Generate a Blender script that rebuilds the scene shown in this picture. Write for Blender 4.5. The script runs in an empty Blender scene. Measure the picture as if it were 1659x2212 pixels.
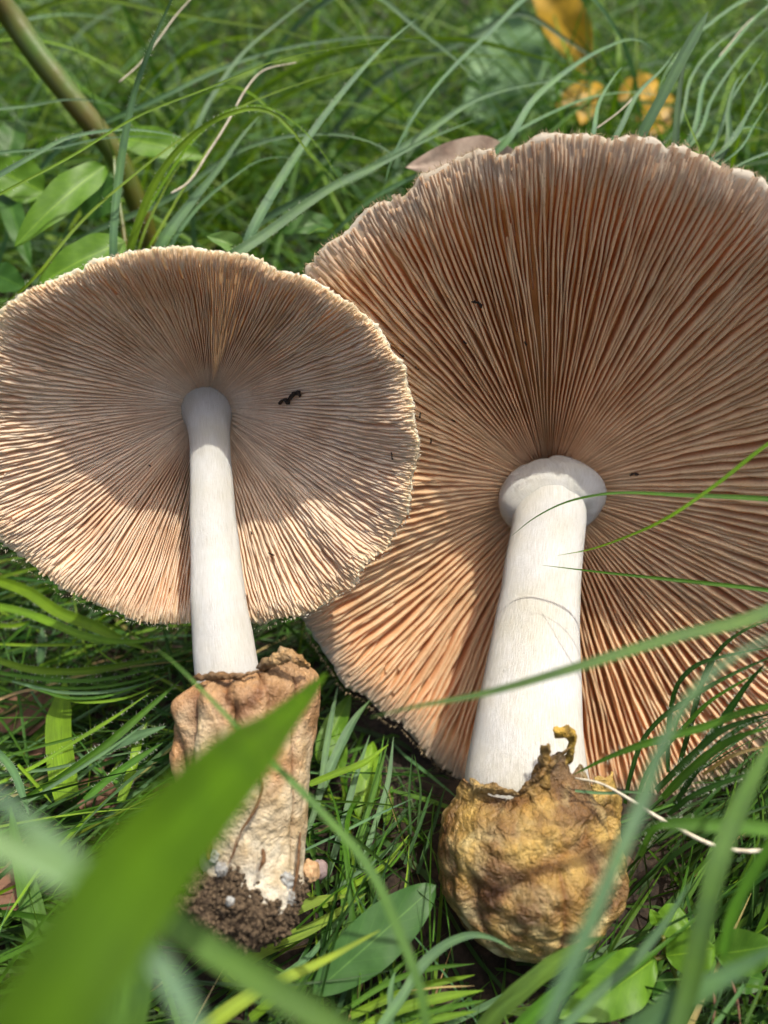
import bpy, math, random
import numpy as np
from mathutils import Vector, noise

random.seed(11)
rng = np.random.default_rng(11)
scene = bpy.context.scene
COL = scene.collection

# ------------------------------------------------------------------ camera, sky, sun, exposure
H = 0.36                                  # camera height above the soil (m)
PITCH = math.radians(44)
F = 1664.0                                # focal length in units of a 1659 x 2212 picture
cp, sp = math.cos(PITCH), math.sin(PITCH)
CAM = np.array([0.0, 0.0, H])
RIGHT = np.array([1.0, 0, 0]); UP = np.array([0, sp, cp]); FWD = np.array([0, cp, -sp])

cam = bpy.data.cameras.new('camera')
cam.sensor_fit = 'HORIZONTAL'; cam.sensor_width = 36.0; cam.lens = 36.0 * F / 1659.0
cam.clip_start = 0.005; cam.clip_end = 200.0
cam.dof.use_dof = True; cam.dof.focus_distance = 0.305; cam.dof.aperture_fstop = 8.0
camo = bpy.data.objects.new('camera', cam); COL.objects.link(camo)
camo.location = CAM; camo.rotation_euler = (math.pi / 2 - PITCH, 0, 0)
scene.camera = camo

SUN = np.array([0.27, 0.165, 0.95]); SUN = SUN / np.linalg.norm(SUN)
world = bpy.data.worlds.new('World'); scene.world = world; world.use_nodes = True
wn = world.node_tree
sky = wn.nodes.new('ShaderNodeTexSky'); sky.sky_type = 'NISHITA'; sky.sun_disc = False
sky.sun_elevation = math.asin(SUN[2]); sky.sun_rotation = math.atan2(SUN[0], SUN[1])
sky.dust_density = 7.0; sky.air_density = 0.7
bg = wn.nodes['Background']; bg.inputs['Strength'].default_value = 0.15
wn.links.new(sky.outputs[0], bg.inputs[0])
sl = bpy.data.lights.new('sun', 'SUN'); sl.energy = 3.35; sl.angle = math.radians(0.55); sl.color = (1.0, 0.94, 0.84)
so = bpy.data.objects.new('sun', sl); COL.objects.link(so)
so.rotation_euler = Vector(SUN).to_track_quat('Z', 'Y').to_euler(); so.location = (0.5, 0.5, 2)
scene.view_settings.view_transform = 'Standard'; scene.view_settings.look = 'None'
scene.view_settings.gamma = 1.0; scene.view_settings.use_curve_mapping = False
scene.view_settings.exposure = 0.72
cy = scene.cycles
cy.use_denoising = True
cy.max_bounces = 8; cy.diffuse_bounces = 4; cy.glossy_bounces = 2; cy.transmission_bounces = 4; cy.transparent_max_bounces = 4
cy.caustics_reflective = False; cy.caustics_refractive = False

# ------------------------------------------------------------------ helpers
def W(x, y, d):
    """a point seen at (x, y) of the 1659 x 2212 picture and at depth d (m)"""
    return CAM + RIGHT * ((x - 829.5) / F * d) + UP * ((1106 - y) / F * d) + FWD * d
def depth_at(x, y, z):
    """depth where the line of sight through (x, y) meets height z"""
    r = RIGHT * ((x - 829.5) / F) + UP * ((1106 - y) / F) + FWD
    return (z - H) / r[2] if r[2] < -1e-4 else 3.0
def project(P):
    q = P - CAM
    d = q @ FWD
    dd = np.maximum(d, 1e-4)
    return 829.5 + (q @ RIGHT) / dd * F, 1106 - (q @ UP) / dd * F, d
def unit(v):
    v = np.asarray(v, float); n = np.linalg.norm(v, axis=-1, keepdims=True)
    return v / np.maximum(n, 1e-9)
def inside(px, py, poly):
    poly = np.asarray(poly, float); x0, y0 = poly[:, 0], poly[:, 1]
    x1, y1 = np.roll(x0, -1), np.roll(y0, -1)
    res = np.zeros(px.shape, bool)
    for a, b, c, d in zip(x0, y0, x1, y1):
        hit = ((b > py) != (d > py)) & (px < (c - a) * (py - b) / (d - b + 1e-12) + a)
        res ^= hit
    return res
def fbm(p, s, o=3):
    return noise.fractal(Vector((p[0] * s, p[1] * s, p[2] * s)), 1.0, 2.0, o)
def spline(pts, n):
    """Catmull-Rom through points, n+1 samples evenly spread along the length"""
    P = np.asarray(pts, float)
    if len(P) == 2:
        t = np.linspace(0, 1, n + 1)[:, None]; return P[0] * (1 - t) + P[1] * t
    d = np.maximum(np.linalg.norm(np.diff(P[:, :3], axis=0), axis=1), 1e-7)[:, None]; v = np.diff(P, axis=0) / d
    M = np.vstack([v[:1], (v[:-1] * d[1:] + v[1:] * d[:-1]) / (d[1:] + d[:-1]), v[-1:]])
    out = []
    for i in range(len(P) - 1):
        t = np.linspace(0, 1, 12, endpoint=False)[:, None]; h = d[i]
        out.append((2 * t ** 3 - 3 * t ** 2 + 1) * P[i] + (t ** 3 - 2 * t ** 2 + t) * h * M[i] + (3 * t ** 2 - 2 * t ** 3) * P[i + 1] + (t ** 3 - t ** 2) * h * M[i + 1])
    out.append(P[-1:]); R = np.vstack(out)
    L = np.r_[0, np.cumsum(np.linalg.norm(np.diff(R, axis=0), axis=1))]
    s = np.linspace(0, L[-1], n + 1)
    return np.stack([np.interp(s, L, R[:, k]) for k in range(R.shape[1])], 1)

def mesh_obj(name, V, Fc, mat, parent=None, col=None, uv=None, smooth=True):
    """ONE mesh object; V (n,3), Fc (m,4) quads (a repeated last index makes a triangle)"""
    V = np.asarray(V, np.float32); Fc = np.asarray(Fc, np.int32)
    me = bpy.data.meshes.new(name)
    tri = Fc[:, 3] == Fc[:, 2]
    cnt = np.where(tri, 3, 4)
    keep = np.ones(Fc.shape, bool); keep[tri, 3] = False
    loops = Fc[keep]
    me.vertices.add(len(V)); me.vertices.foreach_set('co', V.ravel())
    me.loops.add(len(loops)); me.loops.foreach_set('vertex_index', loops)
    me.polygons.add(len(Fc))
    me.polygons.foreach_set('loop_start', np.r_[0, np.cumsum(cnt)[:-1]].astype(np.int32))
    me.polygons.foreach_set('loop_total', cnt.astype(np.int32))
    if smooth: me.polygons.foreach_set('use_smooth', np.ones(len(Fc), bool))
    if col is not None:
        a = me.attributes.new('tint', 'FLOAT_COLOR', 'POINT')
        c = np.ones((len(V), 4), np.float32); c[:, :3] = col; a.data.foreach_set('color', c.ravel())
    if uv is not None:
        a = me.attributes.new('along', 'FLOAT_VECTOR', 'POINT')
        u = np.zeros((len(V), 3), np.float32); u[:, :2] = uv; a.data.foreach_set('vector', u.ravel())
    me.update(calc_edges=True); me.validate()
    me.materials.append(mat)
    o = bpy.data.objects.new(name, me); COL.objects.link(o)
    if parent: o.parent = parent
    return o
def grid_faces(n, m, closed=False):
    """quads of an n x m vertex grid (m runs round when closed)"""
    i = np.arange(n - 1)[:, None]; j = np.arange(m if closed else m - 1)[None]
    a = i * m + j; b = i * m + (j + 1) % m
    return np.stack([a, b, b + m, a + m], -1).reshape(-1, 4)
def empty(name, label, cat, group=None):
    o = bpy.data.objects.new(name, None); COL.objects.link(o); o.empty_display_size = .01
    return tag(o, label, cat, group)
def tag(o, label=None, cat=None, group=None, kind=None):
    if label: o['label'] = label
    if cat: o['category'] = cat
    if group: o['group'] = group
    if kind: o['kind'] = kind
    return o
def tube(pts, r, n=10, seg=None, taper=None):
    C = spline(pts, seg or 24); m = len(C)
    T = unit(np.gradient(C, axis=0)); ref = np.array([.31, .2, .93])
    S = unit(np.cross(T, ref)); N = np.cross(S, T)
    rr = np.full(m, r) if taper is None else np.interp(np.linspace(0, 1, m), np.linspace(0, 1, len(taper)), taper)
    a = np.linspace(0, 2 * math.pi, n, endpoint=False)
    V = C[:, None] + rr[:, None, None] * (np.cos(a)[None, :, None] * S[:, None] + np.sin(a)[None, :, None] * N[:, None])
    V = V.reshape(-1, 3); Fc = list(grid_faces(m, n, True))
    V = np.vstack([V, C[0], C[-1]])
    for j in range(n):
        Fc.append([(j + 1) % n, j, m * n, m * n]); Fc.append([(m - 1) * n + j, (m - 1) * n + (j + 1) % n, m * n + 1, m * n + 1])
    uv = np.zeros((len(V), 2)); uv[:m * n, 0] = np.tile(np.arange(n) / n, m); uv[:m * n, 1] = np.repeat(np.linspace(0, 1, m), n)
    return V, np.array(Fc), uv

# ------------------------------------------------------------------ materials
def new_mat(name):
    m = bpy.data.materials.new(name); m.use_nodes = True
    nt = m.node_tree; nt.nodes.clear()
    return m, nt, nt.nodes.new('ShaderNodeOutputMaterial')
def nd(nt, typ, **kw):
    n = nt.nodes.new(typ)
    for k, v in kw.items():
        if k in n.inputs: n.inputs[k].default_value = v
        else: setattr(n, k, v)
    return n
def mixc(nt, a, b, fac, mode='MIX'):
    m = nt.nodes.new('ShaderNodeMix'); m.data_type = 'RGBA'; m.blend_type = mode
    for s, v in ((6, a), (7, b), (0, fac)):
        if isinstance(v, (int, float)): m.inputs[s].default_value = v
        elif isinstance(v, tuple): m.inputs[s].default_value = v + (1,) if len(v) == 3 else v
        else: nt.links.new(v, m.inputs[s])
    return m.outputs[2]
def ramp(nt, fac, lo, hi):
    r = nt.nodes.new('ShaderNodeMapRange'); r.inputs[1].default_value = lo; r.inputs[2].default_value = hi
    nt.links.new(fac, r.inputs[0]); return r.outputs[0]
def noise_node(nt, vec, scale, detail=3, rough=.55):
    n = nd(nt, 'ShaderNodeTexNoise'); n.inputs['Scale'].default_value = scale
    n.inputs['Detail'].default_value = detail; n.inputs['Roughness'].default_value = rough
    if vec is not None: nt.links.new(vec, n.inputs['Vector'])
    return n.outputs['Fac']
def coord(nt): return nd(nt, 'ShaderNodeNewGeometry').outputs['Position']
def attr(nt, name, out='Color'):
    return nd(nt, 'ShaderNodeAttribute', attribute_name=name).outputs[out]
def scaled(nt, vec, s):
    m = nd(nt, 'ShaderNodeMapping'); m.inputs['Scale'].default_value = s; nt.links.new(vec, m.inputs['Vector']); return m.outputs[0]
def finish(nt, out, colour, rough=.5, spec=.3, trans=0., tcol=None, bump=None, bstr=.3, bdist=.001, sss=0., srad=(1, .5, .3), sscale=.003, sheen=0):
    p = nd(nt, 'ShaderNodeBsdfPrincipled')
    nt.links.new(colour, p.inputs['Base Color'])
    if isinstance(rough, float): p.inputs['Roughness'].default_value = rough
    else: nt.links.new(rough, p.inputs['Roughness'])
    p.inputs['Specular IOR Level'].default_value = spec
    if sss:
        p.inputs['Subsurface Weight'].default_value = sss; p.inputs['Subsurface Radius'].default_value = srad
        p.inputs['Subsurface Scale'].default_value = sscale
    if sheen: p.inputs['Sheen Weight'].default_value = sheen
    nrm = None
    if bump is not None:
        b = nd(nt, 'ShaderNodeBump'); b.inputs['Strength'].default_value = bstr; b.inputs['Distance'].default_value = bdist
        nt.links.new(bump, b.inputs['Height']); nrm = b.outputs[0]; nt.links.new(nrm, p.inputs['Normal'])
    if trans:
        t = nd(nt, 'ShaderNodeBsdfTranslucent'); nt.links.new(tcol if tcol is not None else colour, t.inputs['Color'])
        if nrm is not None: nt.links.new(nrm, t.inputs['Normal'])
        mx = nd(nt, 'ShaderNodeMixShader'); mx.inputs[0].default_value = trans
        nt.links.new(p.outputs[0], mx.inputs[1]); nt.links.new(t.outputs[0], mx.inputs[2])
        nt.links.new(mx.outputs[0], out.inputs[0])
    else: nt.links.new(p.outputs[0], out.inputs[0])

def grass_material(name, rough=.42, trans=.3, spec=.35, tmul=(1.25, 1.25, .55)):
    m, nt, out = new_mat(name)
    tint = attr(nt, 'tint'); al = attr(nt, 'along', 'Vector')
    veins = noise_node(nt, scaled(nt, al, (26, .6, 1)), 1.0, 2)
    blot = noise_node(nt, coord(nt), 90, 3)
    c = mixc(nt, tint, (.55, .55, .5), ramp(nt, veins, .35, .75), 'MULTIPLY')
    c = mixc(nt, c, mixc(nt, c, (1.35, 1.3, .9), 1.0, 'MULTIPLY'), ramp(nt, blot, .35, .7))
    tc = mixc(nt, c, tmul, 1.0, 'MULTIPLY')
    finish(nt, out, c, rough, spec, trans, tc, veins, .35, .0006)
    return m
M_GRASS = grass_material('grass_blade', .48, .34, .22)
M_SOFT = grass_material('matt_blade', .6, .3, .12, (1.2, 1.25, .4))
M_GLAUC = grass_material('blue_green_blade', .5, .22, .3, (1.1, 1.2, .8))
def leaf_material():
    m, nt, out = new_mat('broad_leaf')
    tint = attr(nt, 'tint'); al = attr(nt, 'along', 'Vector')
    sep = nd(nt, 'ShaderNodeSeparateXYZ'); nt.links.new(al, sep.inputs[0])
    ab = nd(nt, 'ShaderNodeMath', operation='ABSOLUTE'); nt.links.new(sep.outputs[0], ab.inputs[0])
    mid = ramp(nt, ab.outputs[0], .05, .015)
    comb = nd(nt, 'ShaderNodeMath', operation='MULTIPLY_ADD'); nt.links.new(ab.outputs[0], comb.inputs[0])
    comb.inputs[1].default_value = -.28; nt.links.new(sep.outputs[1], comb.inputs[2])
    w = nd(nt, 'ShaderNodeMath', operation='SINE'); mu = nd(nt, 'ShaderNodeMath', operation='MULTIPLY'); mu.inputs[1].default_value = 52
    nt.links.new(comb.outputs[0], mu.inputs[0]); nt.links.new(mu.outputs[0], w.inputs[0])
    vein = ramp(nt, w.outputs[0], .86, 1.0)
    n = noise_node(nt, coord(nt), 120, 4)
    c = mixc(nt, tint, mixc(nt, tint, (.62, .7, .6), 1.0, 'MULTIPLY'), ramp(nt, n, .3, .7))
    c = mixc(nt, c, mixc(nt, c, (1.9, 1.6, 1.5), 1.0, 'MULTIPLY'), mid)
    vv = nd(nt, 'ShaderNodeMath', operation='MULTIPLY'); nt.links.new(vein, vv.inputs[0]); vv.inputs[1].default_value = .3
    c = mixc(nt, c, mixc(nt, c, (1.5, 1.4, 1.2), 1.0, 'MULTIPLY'), vv.outputs[0])
    tc = mixc(nt, c, (1.35, 1.3, .4), 1.0, 'MULTIPLY')
    finish(nt, out, c, .46, .22, .36, tc, n, .25, .0008)
    return m
M_LEAF = leaf_material()
def gill_material(name, trans=.5, tm=(1.15, .9, .7)):
    m, nt, out = new_mat(name)
    tint = attr(nt, 'tint'); P = coord(nt)
    n = noise_node(nt, P, 70, 4); f = noise_node(nt, P, 900, 3)
    c = mixc(nt, tint, mixc(nt, tint, (.86, .76, .66), 1.0, 'MULTIPLY'), ramp(nt, n, .4, .72))
    c = mixc(nt, c, mixc(nt, c, (.78, .68, .58), 1.0, 'MULTIPLY'), ramp(nt, f, .55, .8))
    tc = mixc(nt, c, tm, 1.0, 'MULTIPLY')
    finish(nt, out, c, .62, .15, trans, tc, f, .2, .0003)
    return m
M_GILL = gill_material('gill_flesh')
def cap_material():
    m, nt, out = new_mat('cap_skin')
    tint = attr(nt, 'tint'); P = coord(nt)
    n = noise_node(nt, P, 60, 5); f = noise_node(nt, P, 700, 3)
    c = mixc(nt, tint, mixc(nt, tint, (.8, .72, .6), 1.0, 'MULTIPLY'), ramp(nt, n, .42, .7))
    finish(nt, out, c, .6, .2, .4, None, f, .4, .0005)
    return m
M_CAP = cap_material()
def stem_material():
    m, nt, out = new_mat('stem_flesh')
    al = attr(nt, 'along', 'Vector'); P = coord(nt)
    fib = noise_node(nt, scaled(nt, al, (1, .055, 1)), 55, 5, .65)
    fine = noise_node(nt, scaled(nt, al, (1, .09, 1)), 150, 3, .6)
    big = noise_node(nt, P, 45, 4)
    c = mixc(nt, (.60, .60, .57), (.46, .45, .40), ramp(nt, fib, .42, .66))
    c = mixc(nt, c, (.30, .28, .22), ramp(nt, fine, .60, .78))
    c = mixc(nt, c, mixc(nt, c, (.93, .90, .80), 1.0, 'MULTIPLY'), ramp(nt, big, .42, .7))
    add = nd(nt, 'ShaderNodeMath', operation='ADD'); nt.links.new(fib, add.inputs[0]); nt.links.new(fine, add.inputs[1])
    finish(nt, out, c, .48, .35, 0, None, add.outputs[0], .7, .0012, sss=.2, srad=(1, .8, .6), sscale=.004)
    return m
M_STEM = stem_material()
def volva_material(name, dark, scale, gloss, bst=.8):
    m, nt, out = new_mat(name)
    tint = attr(nt, 'tint'); P = coord(nt)
    big = noise_node(nt, P, 38 * scale, 5, .6); mid = noise_node(nt, P, 150 * scale, 5, .65)
    warp = nd(nt, 'ShaderNodeTexNoise'); warp.inputs['Scale'].default_value = 60; warp.inputs['Detail'].default_value = 3; nt.links.new(P, warp.inputs['Vector'])
    ad = nd(nt, 'ShaderNodeVectorMath', operation='MULTIPLY_ADD'); nt.links.new(warp.outputs['Color'], ad.inputs[0])
    ad.inputs[1].default_value = (.02, .02, .02); nt.links.new(P, ad.inputs[2])
    wr = noise_node(nt, scaled(nt, ad.outputs[0], (1, .6, 1)), 330 * scale, 4, .6)
    c = mixc(nt, tint, mixc(nt, tint, dark, 1.0, 'MULTIPLY'), ramp(nt, big, .42, .68))
    c = mixc(nt, c, mixc(nt, c, (.62, .55, .42), 1.0, 'MULTIPLY'), ramp(nt, mid, .5, .75))
    c = mixc(nt, c, mixc(nt, c, (1.28, 1.22, 1.1), 1.0, 'MULTIPLY'), ramp(nt, wr, .52, .7))
    hs = nd(nt, 'ShaderNodeMath', operation='MULTIPLY_ADD'); nt.links.new(mid, hs.inputs[0]); hs.inputs[1].default_value = 1.3; nt.links.new(wr, hs.inputs[2])
    finish(nt, out, c, gloss, .4, .08, None, hs.outputs[0], bst, .0026)
    return m
M_VOLVA_TAN = volva_material('tan_volva_membrane', (.75, .6, .42), 1.0, .5)
M_VOLVA_GOLD = volva_material('golden_volva_membrane', (.52, .4, .26), 1.1, .42, 1.0)
def plain(name, c1, c2, scale, rough=.8, spec=.2, trans=0., bst=.5, detail=5):
    m, nt, out = new_mat(name); n = noise_node(nt, coord(nt), scale, detail, .6)
    finish(nt, out, mixc(nt, c1, c2, ramp(nt, n, .35, .68)), rough, spec, trans, None, n, bst, .002)
    return m
M_SOIL = plain('damp_soil', (.008, .006, .004), (.036, .024, .015), 260)
M_CRUMB = plain('soil_crumb', (.02, .013, .008), (.12, .085, .05), 900, .9)
M_MYC = plain('white_mycelium', (.34, .35, .33), (.12, .10, .075), 700, .8)
M_DARK = plain('dark_debris', (.008, .006, .005), (.04, .025, .015), 900, .6)
M_ROOT = plain('brown_rootlet', (.07, .035, .015), (.15, .08, .035), 700, .7)
M_STRAW = plain('dry_straw', (.62, .57, .44), (.42, .37, .26), 300, .5, .3, .15)
M_STALK = plain('olive_stalk', (.050, .105, .008), (.095, .062, .008), 22, .35, .4)
M_LITTER = plain('dead_brown_leaf', (.16, .085, .05), (.07, .035, .02), 140, .7, .25, .1)
M_PINKLEAF = plain('dry_pinkish_leaf', (.36, .28, .21), (.26, .18, .13), 120, .6, .25, .2)
M_YELLOW = plain('yellow_leaf', (.50, .29, .012), (.22, .14, .01), 45, .5, .3, .25)
M_PALE = plain('pale_mint_leaf', (.17, .29, .14), (.10, .20, .08), 60, .6, .25, .2)
M_SHELL = plain('tan_nodule', (.42, .28, .15), (.22, .13, .06), 500, .6)
M_HAIR = plain('pale_hair', (.62, .66, .52), (.5, .55, .4), 100, .5, .3, .3)

# ------------------------------------------------------------------ ground
def ground_height(x, y):
    k = min(1, max(0, (.20 - y) / .10)); k = k * k * (3 - 2 * k)      # the turf rises towards the viewer
    return .006 * fbm((x, y, 0), 14, 4) - .004 + .038 * k
xs = np.concatenate([np.linspace(-60, -1.6, 14), np.linspace(-1.2, 1.2, 150), np.linspace(1.6, 60, 14)])
ys = np.concatenate([np.linspace(-60, -.5, 10), np.linspace(-.3, 2.6, 180), np.linspace(3.2, 90, 14)])
GV = np.array([[x, y, ground_height(x, y)] for y in ys for x in xs])
ground = mesh_obj('ground', GV, grid_faces(len(ys), len(xs)), M_SOIL)
tag(ground, 'dark damp soil under the grass', 'ground', kind='structure')

# ------------------------------------------------------------------ mushrooms
NC = lambda a, b, c: unit(np.array([a, b, c]))
def plane_point(px, py, centre, n):
    """where the line of sight meets a plane (centre and n in world space)"""
    r = RIGHT * ((px - 829.5) / F) + UP * ((1106 - py) / F) + FWD
    return CAM + r * (np.dot(centre - CAM, n) / np.dot(r, n))
def cam_vec(a, b, c): return unit(RIGHT * a + UP * b - FWD * c)

LRIM = [(0,665),(55,626),(111,602),(158,586),(165,594),(173,574),(232,554),(304,541),(376,536),(443,541),(498,549),(553,563),(585,580),(602,588),(653,597),(708,629),(764,665),(808,704),(836,740),(855,773),(877,806),(883,845),(895,878),(896,911),(908,956),(905,994),(896,1033),(888,1077),(882,1120),(856,1160),(834,1204),(792,1226),(775,1252),(764,1277),(734,1288),(713,1308),(681,1330),(636,1345),(564,1362),(490,1368),(410,1365),(354,1360),(293,1354),(238,1334),(166,1310),(111,1277),(66,1249),(33,1216),(0,1188),(-38,1120),(-62,1030),(-72,940),(-66,850),(-42,750)]
RRIM = [(654,587),(672,562),(703,526),(745,502),(770,468),(812,441),(849,420),(876,417),(898,395),(907,382),(947,361),(989,337),(1038,322),(1064,320),(1071,346),(1082,330),(1102,333),(1117,316),(1154,298),(1196,290),(1245,287),(1306,293),(1367,291),(1416,298),(1442,312),(1446,322),(1464,308),(1513,328),(1562,347),(1611,370),(1653,388),(1720,440),(1790,540),(1845,670),(1880,820),(1892,980),(1885,1130),(1860,1280),(1815,1420),(1745,1550),(1650,1650),(1540,1712),(1440,1745),(1380,1750),(1290,1765),(1190,1770),(1090,1750),(1010,1712),(975,1682),(944,1662),(920,1640),(905,1622),(880,1598),(865,1584),(830,1566),(812,1548),(785,1518),(762,1508),(735,1490),(712,1455),(690,1420),(668,1385),(645,1345),(668,1260),(690,1160),(702,1040),(704,900),(695,780),(668,670)]

def build_cap(root, rim_px, centre, n, apex, N, stem_r, gh, colours, seed, bulge, wav, flesh, margin_t, nteeth, shape):
    """cap flesh with every gill a mesh of its own"""
    rs = np.random.default_rng(seed)
    poly = np.array(rim_px, float)
    cx, cyy, _ = project(apex[None]); cx, cyy = cx[0], cyy[0]
    # dense closed outline, parametrised by a blend of angle about the stem and arc length
    P = np.vstack([poly, poly[:1]])
    L = np.r_[0, np.cumsum(np.linalg.norm(np.diff(P, axis=0), axis=1))]
    s = np.linspace(0, L[-1], 2400, endpoint=False)
    D = np.stack([np.interp(s, L, P[:, k]) for k in (0, 1)], 1)
    ang = np.unwrap(np.arctan2(D[:, 1] - cyy, D[:, 0] - cx))
    ang = (ang - ang[0]) / (2 * math.pi) * np.sign(ang[-1] - ang[0])
    ang = np.maximum.accumulate(ang)
    par = .5 * ang + .5 * s / L[-1]
    def rim(u):
        u = np.mod(u, 1.0)
        q = np.stack([np.interp(u, np.r_[par, 1.0], np.r_[D[:, k], D[0, k]]) for k in (0, 1)], -1)
        r = RIGHT * ((q[..., :1] - 829.5) / F) + UP * ((1106 - q[..., 1:]) / F) + FWD
        return CAM + r * (np.dot(centre - CAM, n) / (r @ n))[..., None]
    end = colours['end']
    def hp(t, u):
        smooth = np.clip((end - t) / .22, .05, 1) ** .8
        k = np.clip((t - .905) / .022, 0, 1); k = k * k * (3 - 2 * k)
        step = np.clip((1.08 - t) / .30, 0, 1) * (1 - k) + .16 * k
        x, y, _ = project(rim(np.asarray(u)).reshape(-1, 3)); w = np.clip((y.reshape(np.shape(u)) - 1235) / 60, 0, 1) * colours['step']
        return smooth * (1 - w) + step * w
    def surf(u, t):
        """gill edge surface: u round the rim (0..1), t from stem (0) to rim (1)"""
        B = rim(u); t = t[..., None]
        b = bulge * (np.sin(np.pi * np.clip(t, 0, 1) ** shape))
        rip = .0012 * np.sin(2 * np.pi * (u[..., None] * 7 + .3)) + .0009 * np.sin(2 * np.pi * (u[..., None] * 17 + .1))
        droop = -.0045 * np.clip((t - margin_t) / (1 - margin_t), 0, 1) ** 1.5
        return apex + (B - apex) * t + n * (b + rip * t ** 2 + droop)
    # --- flesh: layer under the gills, rolled over the rim, dome behind
    U = np.linspace(0, 1, 480, endpoint=False)
    tt = np.r_[np.linspace(.02, .9, 14), .95, .985, 1.0]
    uu, tg = np.meshgrid(U, tt)
    under = surf(uu, tg) - n * (gh * hp(tg, uu) + .0004)[..., None]
    jag = np.array([.0018 * fbm((u * 60, seed, 0), 1.0, 3) + .0014 * fbm((u * 420, seed, 3), 1.0, 2) for u in U])
    outw = unit(rim(U) - apex)
    under[-1] += outw * jag[:, None]; under[-2] += outw * jag[:, None] * .6
    tb = np.r_[1.0, .985, np.linspace(.94, .0, 12)]
    ub, tb2 = np.meshgrid(U, tb)
    top = surf(ub, np.clip(tb2, .02, 1)) - n * (gh * hp(tb2, ub) + .0010 + flesh * (1 - tb2 ** 3.0))[..., None]
    top[0] = under[-1] - n * .0011 + outw * .0004; top[1] += outw * jag[:, None] * .5
    V = np.vstack([under.reshape(-1, 3), top.reshape(-1, 3)])
    nr = len(tt) + len(tb)
    c_under = np.array(colours['flesh']); c_m = np.array(colours['margin']); c_top = np.array(colours['skin'])
    k = np.clip((tg - margin_t) / (1 - margin_t), 0, 1)[..., None]
    cc = np.vstack([(c_under * (1 - k) + c_m * k).reshape(-1, 3), np.tile(c_top, (len(tb) * len(U), 1))])
    cap = mesh_obj('cap', V, grid_faces(nr, len(U), True), M_CAP, root, col=cc)
    # --- gills
    def gill(u0, t0, t1, hgt, ph, seg, thick, tail):
        t = np.linspace(t0, t1, seg + 1)
        w = wav * (np.sin(t * 9 + ph) * .5 + np.sin(t * 21 + ph * 2.3) * .35 + np.sin(t * 47 + ph * 5.1) * .12) * np.clip((t - .1) / .5, 0, 1) ** .7
        lowf = wav * 1.6 * np.array([noise.noise(Vector((u0 * 22, tv * 3.2, seed))) for tv in t])
        u = u0 + (w + lowf) / N
        E = surf(u, t)
        prof = hp(t, u) * np.clip((t - t0) / tail + (.12 if t0 > .2 else .55), 0, 1)
        h = hgt * prof
        e2 = .0005 * np.sin(t * 60 + ph * 3) * np.clip(t * 2, 0, 1)
        sd = unit(np.cross(np.gradient(E, axis=0), n))
        loc = np.linalg.norm(rim(u + .5 / N) - rim(u - .5 / N), axis=1) * t           # local spacing
        lean = .50 * h * (sd @ -UP) + .25 * noise.noise(Vector((u0 * 31, 1.7, seed))) * loc
        wb = np.clip(loc * .36, .00012, .0009)[:, None] * thick; we = np.clip(loc * .22, .0001, .00045)[:, None] * thick
        top_h = (gh * hp(t, u))[:, None] + .0002
        base = E - n * np.maximum(top_h, h[:, None] * 0)
        edge = base + n * h[:, None] * 1.0 + sd * lean[:, None] + n * e2[:, None]
        # fainter flare to the flesh at the foot of the gill
        q = np.stack([base - sd * wb, base - sd * wb * .6 + (edge - base) * .5, edge - sd * we, edge + sd * we, base + sd * wb * .6 + (edge - base) * .5, base + sd * wb], 1)
        V = q.reshape(-1, 3); m = 6
        i = np.arange(seg)[:, None]; j = np.arange(m - 1)[None]; a = i * m + j
        Fc = np.stack([a, a + 1, a + 1 + m, a + m], -1).reshape(-1, 4)
        k = np.clip((t - margin_t) / (1 - margin_t), 0, 1)[:, None]
        kc = np.clip(1 - (t - .06) / .10, 0, 1)[:, None]
        v = 1 + .10 * noise.noise(Vector((u0 * 90, 7.1, seed)))
        body = np.array(colours['body']) * v; ed = np.array(colours['edge']) * v
        C = np.zeros((seg + 1, 6, 3)); marg = np.array(colours['margin'])
        for col_i, base_c in ((0, body), (1, body), (2, ed), (3, ed), (4, body), (5, body)):
            cq = base_c * (1 - k) + marg * k
            C[:, col_i] = cq * (1 - kc * .6) + np.array(colours['near']) * kc * .6
        return V, Fc, C.reshape(-1, 3)
    acc = [], [], []; off = 0; made3 = 0
    for i in range(N):
        ph = rs.uniform(0, 6.28); u0 = (i + rs.normal(0, .10)) / N
        kind = i % 4
        if kind in (0, 2): t0 = .055 if kind == 0 else rs.uniform(.06, .10)
        elif kind == 1: t0 = rs.uniform(.28, .42)
        else: t0 = rs.uniform(.48, .68)
        t1 = rs.uniform(.955, .985)
        hg = gh * (rs.uniform(.93, 1.06) if kind in (0, 2) else rs.uniform(.78, .95))
        if rs.random() < .06: t1 = rs.uniform(.8, .93)
        V, Fc, C = gill(u0, t0, t1, hg, ph, 18, 1.0, .12)
        if N > 300 and kind == 3 and made3 < N - 300:
            made3 += 1; acc[0].append(V); acc[1].append(Fc + off); acc[2].append(C); off += len(V)
        else: mesh_obj('gill', V, Fc, M_GILL, cap, col=C)
    for i in range(nteeth):
        u0 = (i + rs.normal(0, .12)) / nteeth
        V, Fc, C = gill(u0, rs.uniform(.80, .90) if i % 2 else rs.uniform(margin_t - .02, margin_t + .03), rs.uniform(.985, 1.004), gh * rs.uniform(.62, .8), rs.uniform(0, 6), 5, .8, .05)
        acc[0].append(V); acc[1].append(Fc + off); acc[2].append(C); off += len(V)
    st = mesh_obj('margin_ridges', np.vstack(acc[0]), np.vstack(acc[1]), M_GILL, cap, col=np.vstack(acc[2]))
    tag(st, kind='stuff')
    # --- ragged fringe of fibrils on the rim
    nf = colours['fringe'][0]; fl = colours['fringe'][1]; fc = np.array(colours['fringe'][2])
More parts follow.
